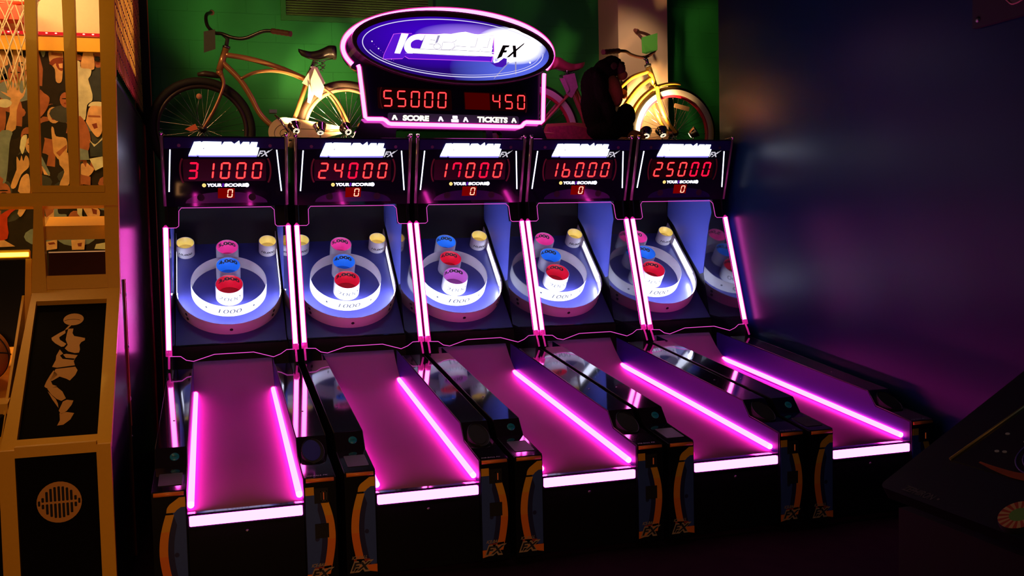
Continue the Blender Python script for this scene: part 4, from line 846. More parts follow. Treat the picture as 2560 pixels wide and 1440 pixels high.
def bicycle_brown():
    r=empty('cruiser_bicycle',(0.33,2.5,1.86)); tag(r,'bronze cruiser bicycle with black handlebar and white paper tags under its saddle','bicycle')
    fm=mat('bronze_paint',(0.50,0.24,0.09),0.28,0.35,coat=0.5,noise=0.05); cr=mat('cream_paint',(0.82,0.62,0.34),0.35,noise=0.04)
    tire=mat('brown_black_tire',(0.055,0.028,0.014),0.6,bump=0.2,nscale=150); rimm=mat('bronze_rim',(0.75,0.5,0.25),0.3,0.5,noise=0.05)
    Y=2.5; Rr=0.335; hz=2.205
    wheel(r,'front_wheel',-0.127,hz,Y,Rr,mat('black_tire',(0.010,0.008,0.007),0.7,bump=0.2,nscale=150),None,mat('dark_rim',(0.05,0.03,0.03),0.4,0.5),0.027,0.10)
    wheel(r,'rear_wheel',0.800,hz,Y,Rr,tire,None,rimm,0.027)
    m=MB(); m.tube([(0.037,Y,2.727),(-0.010,Y,2.583)],0.021,fm,14)
    m.tube(spline([(0.030,Y,2.688),(0.20,Y,2.662),(0.38,Y,2.610),(0.545,Y,2.540)]),[0.017]*25,fm,12)
    m.tube(spline([(0.010,Y,2.640),(0.116,Y,2.530),(0.183,Y,2.420),(0.236,Y,2.312),(0.305,Y,2.239),(0.400,Y,2.185)]),0.0185,fm,12)
    for dy in (-0.03,0.03):
        m.tube(spline([(0.120,Y+dy*0.5,2.532),(0.203,Y+dy*0.6,2.574),(0.311,Y+dy*0.7,2.592),(0.419,Y+dy*0.8,2.580),(0.527,Y+dy,2.541),(0.657,Y+dy*1.6,2.474),(0.737,Y+dy*1.9,2.393),(0.815,Y+dy*2.1,2.225)]),0.0085,fm,10)
        m.tube([(0.42,Y+dy*0.8,2.180),(0.800,Y+dy*2.0,2.205)],0.009,fm,10)
    m.tube([(0.565,Y,2.585),(0.472,Y,2.315),(0.418,Y,2.19)],0.0155,fm,12)
    m.tube([(0.41,Y-0.04,2.183),(0.41,Y+0.04,2.183)],0.024,fm,14)
    rel(m,'bicycle_frame',r,r)
    m=MB(); m.tube([(0.60,Y,2.665),(0.565,Y,2.585)],0.0125,CHROME,12); rel(m,'seat_post',r,r)
    fk=mat('shaded_bronze_paint',(0.42,0.17,0.07),0.3,0.35,coat=0.5)  # darker copy of the bronze paints shade onto the fork
    m=MB()
    m.tube([(-0.010,Y,2.583),(-0.004,Y,2.557)],0.022,fk,12); m.tube([(0.004,Y-0.045,2.545),(-0.004,Y,2.560),(0.004,Y+0.045,2.545)],0.014,fk,10)
    for dy in (-0.048,0.048): m.tube(spline([(0.004,Y+dy,2.548),(0.014,Y+dy,2.490),(-0.018,Y+dy,2.400),(-0.068,Y+dy,2.300),(-0.125,Y+dy,2.207)]),[0.0125-0.0002*i for i in range(33)],fk,10)
    rel(m,'fork',r,r)
    m=MB(); m.tube([(0.037,Y,2.727),(0.050,Y,2.790),(0.020,Y,2.820)],0.013,RUBBER,12); m.tube([(0.039,Y,2.728),(0.042,Y,2.742)],0.024,STEEL,14); rel(m,'stem',r,r)
    bm=mat('black_handlebar',(0.012,0.011,0.009),0.35,coat=0.3)
    m=MB(); m.tube(spline([(-0.043,2.78,3.015),(-0.072,2.71,2.985),(-0.079,2.66,2.94),(-0.067,2.62,2.885),(-0.026,2.545,2.834),(0.015,2.5,2.821),(0.083,2.46,2.79),(0.158,2.42,2.782),(0.263,2.37,2.818),(0.33,2.33,2.817)],6),0.0115,bm,12); hb_=rel(m,'handlebar',r,r)
    gp=mat('dark_brown_grip',(0.10,0.035,0.02),0.6,bump=0.3,nscale=90)
    m=MB(); m.tube([(0.32+0.0125*i,2.336-0.0093*i,2.8175-0.0035*i) for i in range(10)],[0.016+0.0025*(i%2) for i in range(10)],gp,12); m.build('grip',hb_)
    m=MB(); m.tube([(-0.040+0.006*i*0,2.775+0.008*i,3.012+0.002*i) for i in range(8)],[0.016+0.002*(i%2) for i in range(8)],gp,12); m.build('grip',hb_)
    m=MB(); cd=mat('dark_card',(0.03,0.035,0.03),0.7,noise=0.2)
    m.add([(-0.096,2.46,2.823),(-0.026,2.44,2.835),(-0.028,2.44,2.711),(-0.1,2.46,2.689),(-0.096,2.462,2.823),(-0.026,2.442,2.835),(-0.028,2.442,2.711),(-0.1,2.462,2.689)],[(0,1,2,3),(7,6,5,4),(0,4,5,1),(1,5,6,2),(2,6,7,3),(3,7,4,0)],cd)
    rel(m,'hang_tag',r,r)
    saddle(r,0.497,0.742,2.742,Y,mat('black_saddle_vinyl',(0.016,0.010,0.008),0.45,noise=0.1),mat('tan_saddle_vinyl',(0.62,0.26,0.10),0.5,noise=0.05),1)
    m=MB(); 
    m.tube([(-0.145,Y,2.555),(-0.10,Y,2.562),(-0.05,Y,2.556),(-0.01,Y,2.545)],[0.012,0.02,0.02,0.012],mat('dark_fender',(0.04,0.02,0.018),0.4),10); rel(m,'front_fender',r,r)
    # chain guard
    g=MB(); fr=frame((0.40,2.454,2.19),(1,0,0),(0,0,1))
    g.deco(fr,circ(-0.01,-0.005,0.108,0.098,24,75,270)+[(0.36,-0.01),(0.37,0.035),(0.05,0.088)],0.006,cr); cg=rel(g,'chain_guard',r,r)
    g=MB(); g.tube([fr(x,y,0.007) for x,y in circ(-0.01,-0.012,0.070,0.060,16,60,200)],0.0015,INK,5); g.tube([fr(x,y,0.007) for x,y in circ(-0.01,-0.012,0.035,0.03,12)],0.0015,INK,5,closed=True); g.tube([fr(0.05,0.02,0.007),fr(0.33,0.012,0.007)],0.0015,INK,5); g.build('guard_stripes',cg)
    m=MB(); m.tube([(0.41,2.425,2.183),(0.36,2.42,2.26),(0.325,2.415,2.295)],0.008,CHROME,8); m.tube([(0.41,2.575,2.183),(0.46,2.58,2.10),(0.48,2.585,2.05)],0.008,CHROME,8); rel(m,'crank',r,r)
    m=MB(); m.box(0.288,0.336,2.355,2.410,2.300,2.322,STEEL); rel(m,'pedal',r,r)
    m=MB(); m.box(0.455,0.515,2.59,2.66,2.035,2.055,STEEL); rel(m,'pedal',r,r)
    # white paper tags tied under the saddle
    pp=mat('white_tag_paper',(0.85,0.80,0.62),0.8,noise=0.05)
    def sheet(P,th=0.002):
        m=MB(); m.add([(x,y,z) for x,y,z in P]+[(x,y+th,z) for x,y,z in P],[tuple(range(len(P))),tuple(range(2*len(P)-1,len(P)-1,-1))]+[(i,len(P)+i,len(P)+(i+1)%len(P),(i+1)%len(P)) for i in range(len(P))],pp); return m
    o=rel(sheet([(0.580,2.43,2.618),(0.507,2.425,2.505),(0.60,2.41,2.455),(0.657,2.415,2.507),(0.612,2.43,2.608)]),'paper_tag',r,r)
    o=rel(sheet([(0.590,2.405,2.600),(0.648,2.40,2.48),(0.624,2.40,2.396),(0.566,2.405,2.44),(0.56,2.41,2.52)]),'paper_tag',r,r)
    o=rel(sheet([(0.55,2.415,2.50),(0.585,2.41,2.44),(0.555,2.415,2.372),(0.536,2.415,2.379)]),'paper_tag',r,r)
    m=MB(); m.rev(frame((-0.14,2.46,2.41),(1,0,0),(0,0,1)),[(0,0),(0.018,0),(0.018,0.01),(0,0.01)],mat('amber_reflector',(0.6,0.25,0.15),0.2),14); m.tube([(-0.14,2.47,2.41),(-0.16,2.485,2.30)],0.002,STEEL,5); rel(m,'wheel_reflector',r,r)
    m=MB(); m.add([(-0.235,2.44,2.20),(-0.17,2.44,2.235),(-0.155,2.44,2.20),(-0.20,2.44,2.185),(-0.235,2.448,2.20),(-0.17,2.448,2.235),(-0.155,2.448,2.20),(-0.20,2.448,2.185)],[(0,1,2,3),(7,6,5,4),(0,4,5,1),(1,5,6,2),(2,6,7,3),(3,7,4,0)],mat('orange_reflector',(0.75,0.12,0.03),0.35)); rel(m,'front_reflector',r,r)
    # kickstand reaching the deck
    m=MB(); m.tube([(0.45,2.54,2.17),(0.53,2.60,1.868)],0.007,STEEL,8); rel(m,'kickstand',r,r)
bicycle_brown()
def bicycle_yellow():
    r=empty('cruiser_bicycle',(2.68,2.5,1.86)); tag(r,'yellow cruiser bicycle with white-walled tyres and floral chain guard tinted by sign light','bicycle')
    ym=mat('yellow_frame_paint',(0.88,0.48,0.06),0.28,coat=0.5,noise=0.04); ww=mat('whitewall_rubber',(0.80,0.68,0.58),0.5,noise=0.04); rd=mat('red_rim_paint',(0.75,0.03,0.07),0.3,coat=0.3)
    pkf=mat('magenta_lit_frame_paint',(0.72,0.20,0.14),0.35,coat=0.4,noise=0.06); tire=RUBBER  # salmon puts the sign's magenta light into the yellow paint at the rear
    Y=2.5; Rr=0.345; hz=2.208
    wheel(r,'front_wheel',3.226,hz,Y,Rr,tire,ww,rd,0.030)
    wheel(r,'rear_wheel',2.125,hz,Y,Rr,tire,ww,rd,0.030)
    m=MB()
    m.tube([(3.028,Y,2.690),(3.074,Y,2.560)],0.023,ym,14)
    m.tube(spline([(3.030,Y,2.662),(2.904,Y,2.616),(2.831,Y,2.563),(2.759,Y,2.496),(2.66,Y,2.40),(2.50,Y,2.32)]),0.0165,ym,12)
    m.tube(spline([(3.048,Y,2.612),(2.943,Y,2.536),(2.845,Y,2.418),(2.77,Y,2.30),(2.68,Y,2.21),(2.575,Y,2.185)]),0.0195,ym,12)
    m.tube([(2.575,Y-0.04,2.183),(2.575,Y+0.04,2.183)],0.025,ym,14)
    rel(m,'bicycle_frame',r,r)
    m=MB()
    m.tube([(2.405,Y,2.60),(2.455,Y,2.44),(2.56,Y,2.20)],0.018,pkf,12)
    for dy in (-0.05,0.05):
        m.tube([(2.43,Y+dy*0.4,2.51),(2.33,Y+dy,2.42),(2.125,Y+dy*1.2,2.208)],0.0095,pkf,10); m.tube([(2.55,Y+dy*0.5,2.183),(2.125,Y+dy*1.2,2.20)],0.0095,pkf,10)
        m.tube(spline([(2.43,Y+dy*0.3,2.555),(2.47,Y+dy*0.5,2.46),(2.50,Y+dy*0.6,2.36),(2.53,Y+dy*0.6,2.25)]),0.012,pkf,8)
    rel(m,'rear_frame',r,r)
    m=MB(); m.tube([(2.372,Y,2.69),(2.405,Y,2.60)],0.0125,CHROME,12); rel(m,'seat_post',r,r)
    m=MB()
    m.tube([(3.070,Y-0.05,2.545),(3.078,Y,2.560),(3.070,Y+0.05,2.545)],0.016,ym,10)
    for dy in (-0.052,0.052): m.tube(spline([(3.072,Y+dy,2.550),(3.085,Y+dy,2.45),(3.115,Y+dy,2.36),(3.165,Y+dy,2.27),(3.222,Y+dy,2.208)]),[0.0150-0.0001*i for i in range(33)],ym,10)
    rel(m,'fork',r,r)
    m=MB(); m.tube([(3.028,Y,2.690),(3.016,Y,2.742),(2.990,Y,2.762)],0.013,CHROME,12); m.tube([(3.027,Y,2.694),(3.022,Y,2.712)],0.025,RUBBER,14); rel(m,'stem',r,r)
    bm=mat('dark_red_handlebar',(0.06,0.02,0.015),0.3,0.3)
    m=MB(); m.tube(spline([(3.056,2.75,3.001),(3.106,2.68,2.967),(3.135,2.62,2.915),(3.121,2.56,2.844),(3.06,2.51,2.79),(2.986,2.5,2.76),(2.876,2.45,2.765),(2.807,2.4,2.779),(2.735,2.36,2.775)],6),0.0115,bm,12); hb_=rel(m,'handlebar',r,r)
    gp=mat('brown_grip',(0.16,0.04,0.03),0.6,bump=0.3,nscale=90)
    m=MB(); m.tube([(2.735-0.0172*i,2.36-0.0085*i,2.774-0.003*i) for i in range(10)],[0.017+0.0025*(i%2) for i in range(10)],gp,12); m.build('grip',hb_)
    m=MB(); m.tube([(3.062-0.006*i,2.745+0.009*i,3.000+0.004*i) for i in range(9)],[0.017+0.002*(i%2) for i in range(9)],gp,12); m.build('grip',hb_)
    gc_=mat('green_card',(0.03,0.20,0.02),0.7,noise=0.05)
    m=MB(); m.add([(2.958,2.46,2.896),(3.077,2.44,2.929),(3.075,2.44,2.806),(2.99,2.45,2.775),(2.962,2.46,2.785),(2.958,2.462,2.896),(3.077,2.442,2.929),(3.075,2.442,2.806),(2.99,2.452,2.775),(2.962,2.462,2.785)],[(0,1,2,3,4),(9,8,7,6,5)]+[(i,5+i,5+(i+1)%5,(i+1)%5) for i in range(5)],gc_); rel(m,'green_hang_tag',r,r)
    saddle(r,2.525,2.265,2.715,Y,mat('pink_saddle_vinyl',(0.70,0.12,0.16),0.45,noise=0.06),mat('red_saddle_vinyl',(0.75,0.03,0.12),0.4),-1)
    # front fender
    v=[];f=[]; n=22; m=MB()
    for i in range(n+1):
        a=R(176-(176-82)*i/n); rr=Rr+0.022
        for k,(dr,dy) in enumerate(((-0.012,-0.032),(0.004,-0.024),(0.010,0),(0.004,0.024),(-0.012,0.032))): v.append((3.226+(rr+dr)*math.cos(a),Y+dy,hz+(rr+dr)*math.sin(a)))
    for i in range(n):
        for k in range(4): f.append((i*5+k,(i+1)*5+k,(i+1)*5+k+1,i*5+k+1))
    m.add(v,f,ym,True); o=rel(m,'front_fender',r,r); so=o.modifiers.new('thick','SOLIDIFY'); so.thickness=0.002
    # chain guard
    fl=mat('floral_guard_print',(0.60,0.06,0.16),0.4,noise=0.55,nscale=45)
    fr=frame((2.575,2.450,2.185),(1,0,0),(0,0,1)); g=MB()
    g.deco(fr,[(-0.42,-0.03),(0.0,-0.085),(0.08,-0.06),(0.112,0.0),(0.085,0.05),(0.03,0.072),(-0.17,0.088),(-0.37,0.075)],0.006,pkf); cg=rel(g,'chain_guard',r,r)
    g=MB(); g.deco(fr,[(-0.38,-0.02),(0.0,-0.06),(0.06,-0.03),(0.04,0.03),(-0.17,0.066),(-0.36,0.054)],0.002,fl,0.006); g.build('floral_panel',cg)
    m=MB(); m.tube([(2.575,2.428,2.183),(2.605,2.427,2.24),(2.633,2.425,2.285)],0.007,CHROME,8); m.tube([(2.575,2.575,2.183),(2.54,2.58,2.09)],0.007,CHROME,8); rel(m,'crank',r,r)
    m=MB(); m.box(2.61,2.66,2.408,2.435,2.285,2.303,STEEL); rel(m,'pedal',r,r)
    m=MB(); m.box(2.515,2.565,2.59,2.65,2.07,2.09,STEEL); rel(m,'pedal',r,r)
    pk=mat('pinkish_tag_paper',(0.62,0.30,0.42),0.8,noise=0.2)
    for P in ([(2.33,2.43,2.60),(2.42,2.43,2.62),(2.44,2.42,2.52),(2.39,2.42,2.44),(2.35,2.42,2.47)],[(2.30,2.42,2.58),(2.34,2.42,2.58),(2.37,2.41,2.50),(2.35,2.41,2.47)]):
        n=len(P); m=MB(); m.add(P+[(x,y+0.002,z) for x,y,z in P],[tuple(range(n)),tuple(range(2*n-1,n-1,-1))]+[(i,n+i,n+(i+1)%n,(i+1)%n) for i in range(n)],pk); rel(m,'paper_tag',r,r)
    m=MB(); fr=frame((3.277,2.465,2.396),(1,0,-0.23),(0.23,0,1)); m.deco(fr,rrect(-0.062,0.062,-0.016,0.016,0.006),0.008,mat('amber_bar_reflector',(0.75,0.45,0.22),0.25,bump=0.2,nscale=120)); m.tube([(3.24,2.475,2.39),(3.23,2.49,2.30)],0.0016,CHROME,5); m.tube([(3.32,2.475,2.375),(3.28,2.49,2.28)],0.0016,CHROME,5); rel(m,'wheel_reflector',r,r)
    m=MB(); m.tube([(2.62,2.54,2.17),(2.70,2.60,1.868)],0.007,STEEL,8); rel(m,'kickstand',r,r)
bicycle_yellow()

# ------------------------------------------------------------------ plush gorilla sitting on the header tops
def gorilla():
    root=empty('plush_gorilla',(2.62,2.28,2.108)); GY=-0.08; tag(root,'black plush gorilla sitting side-on against the yellow bicycle','stuffed toy')
    fur=mat('black_fur',(0.010,0.007,0.006),0.95,noise=0.4,nscale=120,bump=0.6,spec=0.1); br=mat('brown_plush',(0.36,0.13,0.06),0.85,noise=0.15,nscale=90,bump=0.3,spec=0.1)
    dk=mat('dark_brown_plush',(0.06,0.025,0.018),0.85,noise=0.2,nscale=90)
    m=MB(); Ry=lambda a: Matrix.Rotation(R(a),3,'Y')
    E=[((2.565,2.36,2.35),0.125,0.095,0.22,Ry(-6)),((2.545,2.36,2.50),0.105,0.10,0.13,None),((2.62,2.36,2.60),0.085,0.075,0.085,None),((2.672,2.36,2.640),0.078,0.068,0.072,None),
       ((2.668,2.36,2.680),0.045,0.045,0.026,None),((2.715,2.36,2.62),0.045,0.05,0.05,None),
       ((2.765,2.335,2.29),0.068,0.065,0.085,None),((2.68,2.335,2.24),0.11,0.065,0.075,Ry(10)),((2.62,2.36,2.19),0.14,0.11,0.080,None),((2.76,2.345,2.20),0.06,0.06,0.06,None),
       ((2.55,2.275,2.46),0.05,0.045,0.13,Ry(-12)),((2.60,2.265,2.33),0.042,0.04,0.11,Ry(-20)),
       ((2.60,2.435,2.56),0.06,0.06,0.05,None)]
    for c,a,b,d,rot in E: m.ell((c[0]-0.03,c[1]+GY,c[2]+0.012),a,b,d,fur,rot)
    # far arm reaching over the frame tube
    m.tube([(2.59,2.34,2.555),(2.64,2.44,2.590),(2.71,2.52,2.600),(2.80,2.575,2.585),(2.845,2.585,2.555)],[0.05,0.045,0.042,0.040,0.038],fur,12)
    m.ell((2.850,2.588,2.54),0.044,0.036,0.055,fur)
    o=rel(m,'body',root,root)
    rm=o.modifiers.new('remesh','REMESH'); rm.mode='VOXEL'; rm.voxel_size=0.007; rm.use_smooth_shade=True
    tx=bpy.data.textures.new('fur_lumps','CLOUDS'); tx.noise_scale=0.018
    dp=o.modifiers.new('lumps','DISPLACE'); dp.texture=tx; dp.strength=0.012; dp.mid_level=0.5
    m=MB(); m.ell((2.692,2.245,2.632),0.036,0.040,0.052,dk,Ry(-15)); m.ell((2.712,2.255,2.585),0.036,0.042,0.034,br); m.ell((2.696,2.24,2.662),0.024,0.036,0.014,fur); f=rel(m,'face',root,root)
    for yy in (2.220,): 
        m=MB(); m.ell((2.708,yy-0.008,2.643),0.008,0.006,0.008,GLOSS,nu=10,nv=6); m.build('eye',f)
    m=MB(); m.rev(frame((2.63,2.212,2.64),(1,0,0.2),(0,0,1)),[(0,0.006),(0.012,0.010),(0.022,0.008),(0.026,0.0)],dk,16); rel(m,'ear',root,root)
    m=MB(); m.ell((2.642,2.250,2.475),0.060,0.070,0.115,br,Ry(-14)); rel(m,'chest_patch',root,root)
    m=MB(); m.ell((2.798,2.245,2.165),0.070,0.045,0.034,br,Ry(12)); 
    for k in range(4): m.ell((2.848,2.215+0.020*k,2.150),0.020,0.011,0.014,br,nu=10,nv=8)
    rel(m,'foot',root,root)
    m=MB(); m.ell((2.845,2.556,2.505),0.036,0.022,0.030,br); 
    for k in range(4): m.ell((2.822+0.016*k,2.553,2.483),0.009,0.012,0.022,br,nu=10,nv=8)
    rel(m,'hand',root,root)
gorilla()

# ------------------------------------------------------------------ chrome spot lamps lighting the bicycles
def track(name,x0,x1,heads,label,group='chrome spot lamp rails on the machine tops'):
    r=empty(name,((x0+x1)/2,2.31,2.112)); tag(r,label,'spot lamp',group)
    m=MB(); m.tube([(x0,2.31,2.123),(x1,2.31,2.123)],0.009,STEEL,10)
    rel(m,'rail',r,r)
    glow=emis('warm_lamp_glow',(1.0,0.72,0.40),5.0)
    for (hx,hz,tgt,pw,sp) in heads:
        c=Vector((hx,2.31,hz)); d=(Vector(tgt)-c).normalized(); side=d.cross(Vector((0,0,1))).normalized(); up=side.cross(d)
        fr=frame(c,side,up)     # normal = side x up = -d or d
        nn=Vector(fr(0,0,1))-c; sg=1 if nn.dot(d)>0 else -1
        m=MB(); m.rev(fr,[(0,-sg*0.032),(0.018,-sg*0.032),(0.028,-sg*0.018),(0.037,sg*0.006),(0.042,sg*0.026),(0.044,sg*0.029),(0.040,sg*0.026),(0.028,sg*0.004),(0,-sg*0.004)],CHROME,24)
        m.tube([(hx,2.31,2.128),(hx,2.31,hz-0.012)],0.005,CHROME,8)
        h=rel(m,'lamp_head',r,r)
        m=MB(); m.ell(c+d*0.010,0.007,0.007,0.007,glow,nu=10,nv=6); m.build('bulb',h)
        m=MB(); m.rev(fr,[(0.012,-sg*0.0328),(0.021,-sg*0.0300)],glow,16); m.build('back_highlight_ring',h)  # glowing ring put in for highlights on the chrome back
        light('spot_light','SPOT',c+d*0.034,pw,(1.0,0.60,0.24),tgt,spot=sp,blend=0.8,radius=0.018)
track('spot_lamp_rail',0.40,0.80,[(0.444,2.196,(0.28,3.1,2.88),19,62),(0.601,2.192,(0.60,2.52,2.50),48,100),(0.775,2.190,(0.72,2.55,2.35),10,120)],'rail of three chrome spot lamps below the bronze bicycle')
track('spot_lamp_rail',2.88,3.32,[(2.915,2.185,(3.03,2.62,2.50),26,105),(3.040,2.192,(3.02,2.74,2.75),60,80),(3.291,2.190,(3.44,2.20,2.30),0.5,90)],'rail of three chrome spot lamps below the yellow bicycle')

# ------------------------------------------------------------------ basketball cabinet at the left
def hoops():
    r=empty('basketball_arcade_cabinet',(-1.4,1.4,0.0)); tag(r,'yellow framed basketball hoops cabinet with a crowd mural, at the left','arcade game')
    ym=mat('yellow_powder_coat',(0.82,0.42,0.02),0.38,noise=0.05,coat=0.1); blk=mat('black_panel',(0.004,0.003,0.003),0.7,noise=0.2,spec=0.04)
    A=Vector((-0.5,0.588,1.292)); UD=Vector((0,0.369,1.364)).normalized(); up=frame(A,(1,0,0),UD)
    Lo=Vector((-0.5,-0.075,0.719)); sl=frame(Lo,(1,0,0),(A-Lo)); SL=(A-Lo).length
    lo=frame((-0.5,-0.1,0.0),(1,0,0),(0,0,1)); LL=0.719
    def bar(fr,P,t=0.035,m_=ym,z=-0.035): q=MB(); q.deco(fr,P,t,m_,z); return q
    # upper lattice
    for i,P in enumerate(([(-0.058,-0.02),(0.0,-0.02),(0.0,1.75),(-0.070,1.75)],[(-0.203,0.44),(-0.163,0.44),(-0.180,1.75),(-0.240,1.75)],[(-0.366,0.44),(-0.325,0.44),(-0.350,1.75),(-0.402,1.75)])):
        rel(bar(up,P,0.05,ym,-0.05),'frame_post',r,r)
    rel(bar(up,[(-1.9,0.450),(-0.056,0.450),(-0.056,0.482),(-0.36,0.482),(-0.36,0.450)][1:] if False else [(-0.36,0.449),(-0.056,0.449),(-0.056,0.482),(-0.36,0.482)],0.04),'lattice_rail',r,r)
    rel(bar(up,[(-1.9,0.385),(-0.002,0.385),(-0.002,0.447),(-1.9,0.447)],0.045,ym,-0.04),'cross_beam',r,r)
    rel(bar(up,[(-0.363,-0.02),(-0.300,-0.02),(-0.318,0.387),(-0.352,0.387)],0.06,ym,-0.05),'frame_post',r,r)
    # opening at the right: shelf, ledges
    q=MB(); q.prismx([(0.70,1.512),(0.715,1.575),(0.85,1.62),(0.85,1.600)],-0.815,-0.545,ym); rel(q,'sloping_shelf',r,r)
    rel(bar(up,[(-0.305,0.0),(-0.05,0.0),(-0.05,0.063),(-0.302,0.063)],0.04,ym,-0.038),'lower_rail',r,r)
    bp=mat('smoked_panel',(0.05,0.012,0.006),0.2,coat=0.5)
    rel(bar(up,[(-0.302,0.06),(-0.05,0.06),(-0.05,0.182),(-0.302,0.182)],0.006,bp,-0.06),'smoked_panel',r,r)
    eg=mat('clear_edge',(0.9,0.6,0.35),0.2,emit=(1,0.5,0.2),es=0.25); q=bar(up,[(-0.302,0.182),(-0.05,0.182),(-0.05,0.187),(-0.302,0.187)],0.006,eg,-0.058); rel(q,'panel_edge',r,r)
    # glowing yellow light bar above the screen
    yl=emis('yellow_light_strip',(1.0,0.72,0.06),4.0)
    rel(bar(up,[(-1.6,0.156),(-0.375,0.156),(-0.375,0.192),(-1.6,0.192)],0.03,ym,-0.05),'light_bar_housing',r,r)
    rel(bar(up,[(-1.6,0.160),(-0.378,0.160),(-0.378,0.178),(-1.6,0.178)],0.004,yl,-0.018),'yellow_light_bar',r,r)
    # scoreboard screen
    rel(bar(up,[(-1.2,-0.24),(-0.400,-0.24),(-0.393,0.150),(-1.2,0.150)],0.01,mat('black_screen',(0.004,0.004,0.006),0.25),-0.05),'screen',r,r)
    rel(bar(up,[(-0.398,-0.24),(-0.372,-0.24),(-0.366,0.150),(-0.391,0.150)],0.03,ym,-0.05),'screen_frame',r,r)
    # slanted section
    x0,x1=-0.392,0.0
    out=MB()
    for P in ([(x0,0.0),(-0.338,0.0),(-0.338,0.82),(-0.355,0.865),(-0.36,0.876)],[(-0.052,0.0),(0,0.0),(0,0.876),(-0.052,0.876)],[(-0.338,0.806),(-0.052,0.806),(-0.052,0.876),(-0.36,0.876),(-0.338,0.82)],[(-0.338,0.0),(-0.052,0.0),(-0.052,0.046),(-0.338,0.046)]):
        out.deco(sl,P,0.03,ym,-0.03)
    rel(out,'slanted_frame',r,r)
    q=MB(); q.deco(sl,[(-0.34,0.04),(-0.05,0.04),(-0.05,0.81),(-0.34,0.81)],0.008,blk,-0.035); pn=rel(q,'player_panel',r,r)
    om=mat('ochre_print',(0.62,0.27,0.04),0.5,noise=0.05); ar=MB()
    def pl(P,z=-0.0268,m_=om): ar.deco(sl,[(x+0.5,s) for x,s in P],0.0006,m_,z)
    pl([(x,s) for x,s in circ(-0.685,0.711,0.041,0.036,24)])
    pl([(-0.702,0.674),(-0.690,0.679),(-0.706,0.652),(-0.716,0.649)][::-1])
    pl([(-0.714,0.648),(-0.735,0.633),(-0.765,0.606),(-0.762,0.592),(-0.748,0.573),(-0.722,0.550),(-0.712,0.552),(-0.704,0.566),(-0.731,0.592),(-0.735,0.607),(-0.712,0.630)])
    pl([(-0.702,0.655),(-0.682,0.655),(-0.684,0.628),(-0.676,0.610),(-0.655,0.603),(-0.632,0.595),(-0.632,0.582),(-0.646,0.572),(-0.652,0.556),(-0.648,0.530),(-0.651,0.511),(-0.668,0.510),(-0.694,0.522),(-0.708,0.540),(-0.698,0.560),(-0.708,0.590),(-0.706,0.625)])
    pl([(-0.727,0.535),(-0.738,0.500),(-0.738,0.476),(-0.749,0.438),(-0.730,0.432),(-0.662,0.440),(-0.668,0.463),(-0.662,0.488),(-0.668,0.470),(-0.712,0.480),(-0.724,0.500),(-0.712,0.510)])
    pl([(-0.712,0.505),(-0.700,0.508),(-0.655,0.497),(-0.664,0.478),(-0.700,0.485)][::-1])
    pl([(-0.735,0.425),(-0.660,0.432),(-0.650,0.412),(-0.657,0.386),(-0.676,0.357),(-0.690,0.368),(-0.716,0.382),(-0.744,0.360),(-0.752,0.366)][::-1])
    pl([(-0.742,0.418),(-0.752,0.395),(-0.764,0.360),(-0.770,0.333),(-0.762,0.324),(-0.745,0.322),(-0.722,0.330),(-0.740,0.340),(-0.748,0.362),(-0.724,0.392)])
    pl([(-0.759,0.322),(-0.722,0.325),(-0.700,0.300),(-0.684,0.262),(-0.700,0.250),(-0.718,0.262),(-0.742,0.290)])
    pl([(-0.755,0.305),(-0.722,0.262),(-0.712,0.238),(-0.708,0.214),(-0.735,0.262)])
    pl([(-0.706,0.200),(-0.694,0.246),(-0.680,0.254),(-0.655,0.248),(-0.660,0.226),(-0.676,0.196),(-0.696,0.180)])
    pl([(-0.702,0.186),(-0.676,0.190),(-0.648,0.182),(-0.660,0.150),(-0.684,0.126),(-0.706,0.124),(-0.698,0.150)])
    ln=mat('brown_print_line',(0.2,0.07,0.015),0.5)
    ar.tube([sl(x+0.5,s,-0.026) for x,s in circ(-0.690,0.700,0.033,0.012,10,20,160)],0.0012,ln,4); ar.build('player_print',pn)
    # lower vertical section
    out=MB()
    for P in ([(x0,0.0),(-0.338,0.0),(-0.338,LL),(x0,LL)],[(-0.052,0.0),(0,0.0),(0,LL),(-0.052,LL)],[(-0.338,0.69),(-0.052,0.69),(-0.052,LL+0.012),(-0.338,LL+0.012)],[(-0.338,0.0),(-0.052,0.0),(-0.052,0.10),(-0.338,0.10)]):
        out.deco(lo,P,0.03,ym,-0.03)
    rel(out,'lower_frame',r,r)
    q=MB(); q.deco(lo,[(-0.34,0.09),(-0.05,0.09),(-0.05,0.70),(-0.34,0.70)],0.008,blk,-0.035); pn=rel(q,'speaker_panel',r,r)
    q=MB(); c=(-0.195,0.502); q.deco(lo,circ(c[0],c[1],0.080,n=32),0.004,om,-0.027)
    q.build('speaker_grille',pn); q=MB()
    for k in range(-4,5):
        h=math.sqrt(max(0,0.062**2-(k*0.0145)**2)); w_=0.0045
        for s in (-1,1): q.deco(lo,rrect(c[0]+k*0.0145-w_,c[0]+k*0.0145+w_,c[1]+min(s*0.004,s*h),c[1]+max(s*0.004,s*h),0.003,3),0.0006,MATTE,-0.0228)
    for s in (-1,1): q.deco(lo,rrect(c[0]+s*0.071-0.004,c[0]+s*0.071+0.004,c[1]-0.010,c[1]+0.010,0.003,3),0.0006,MATTE,-0.0228)
    q.build('grille_slots',pn)
    # left neighbour section: ball tray and lower body
    q=MB(); q.prismx([(0.15,0.60),(0.15,0.86),(0.85,1.02),(0.85,0.60)],-1.9,-0.905,mat('orange_tray',(0.80,0.33,0.04),0.5,noise=0.05)); rel(q,'ball_tray',r,r)
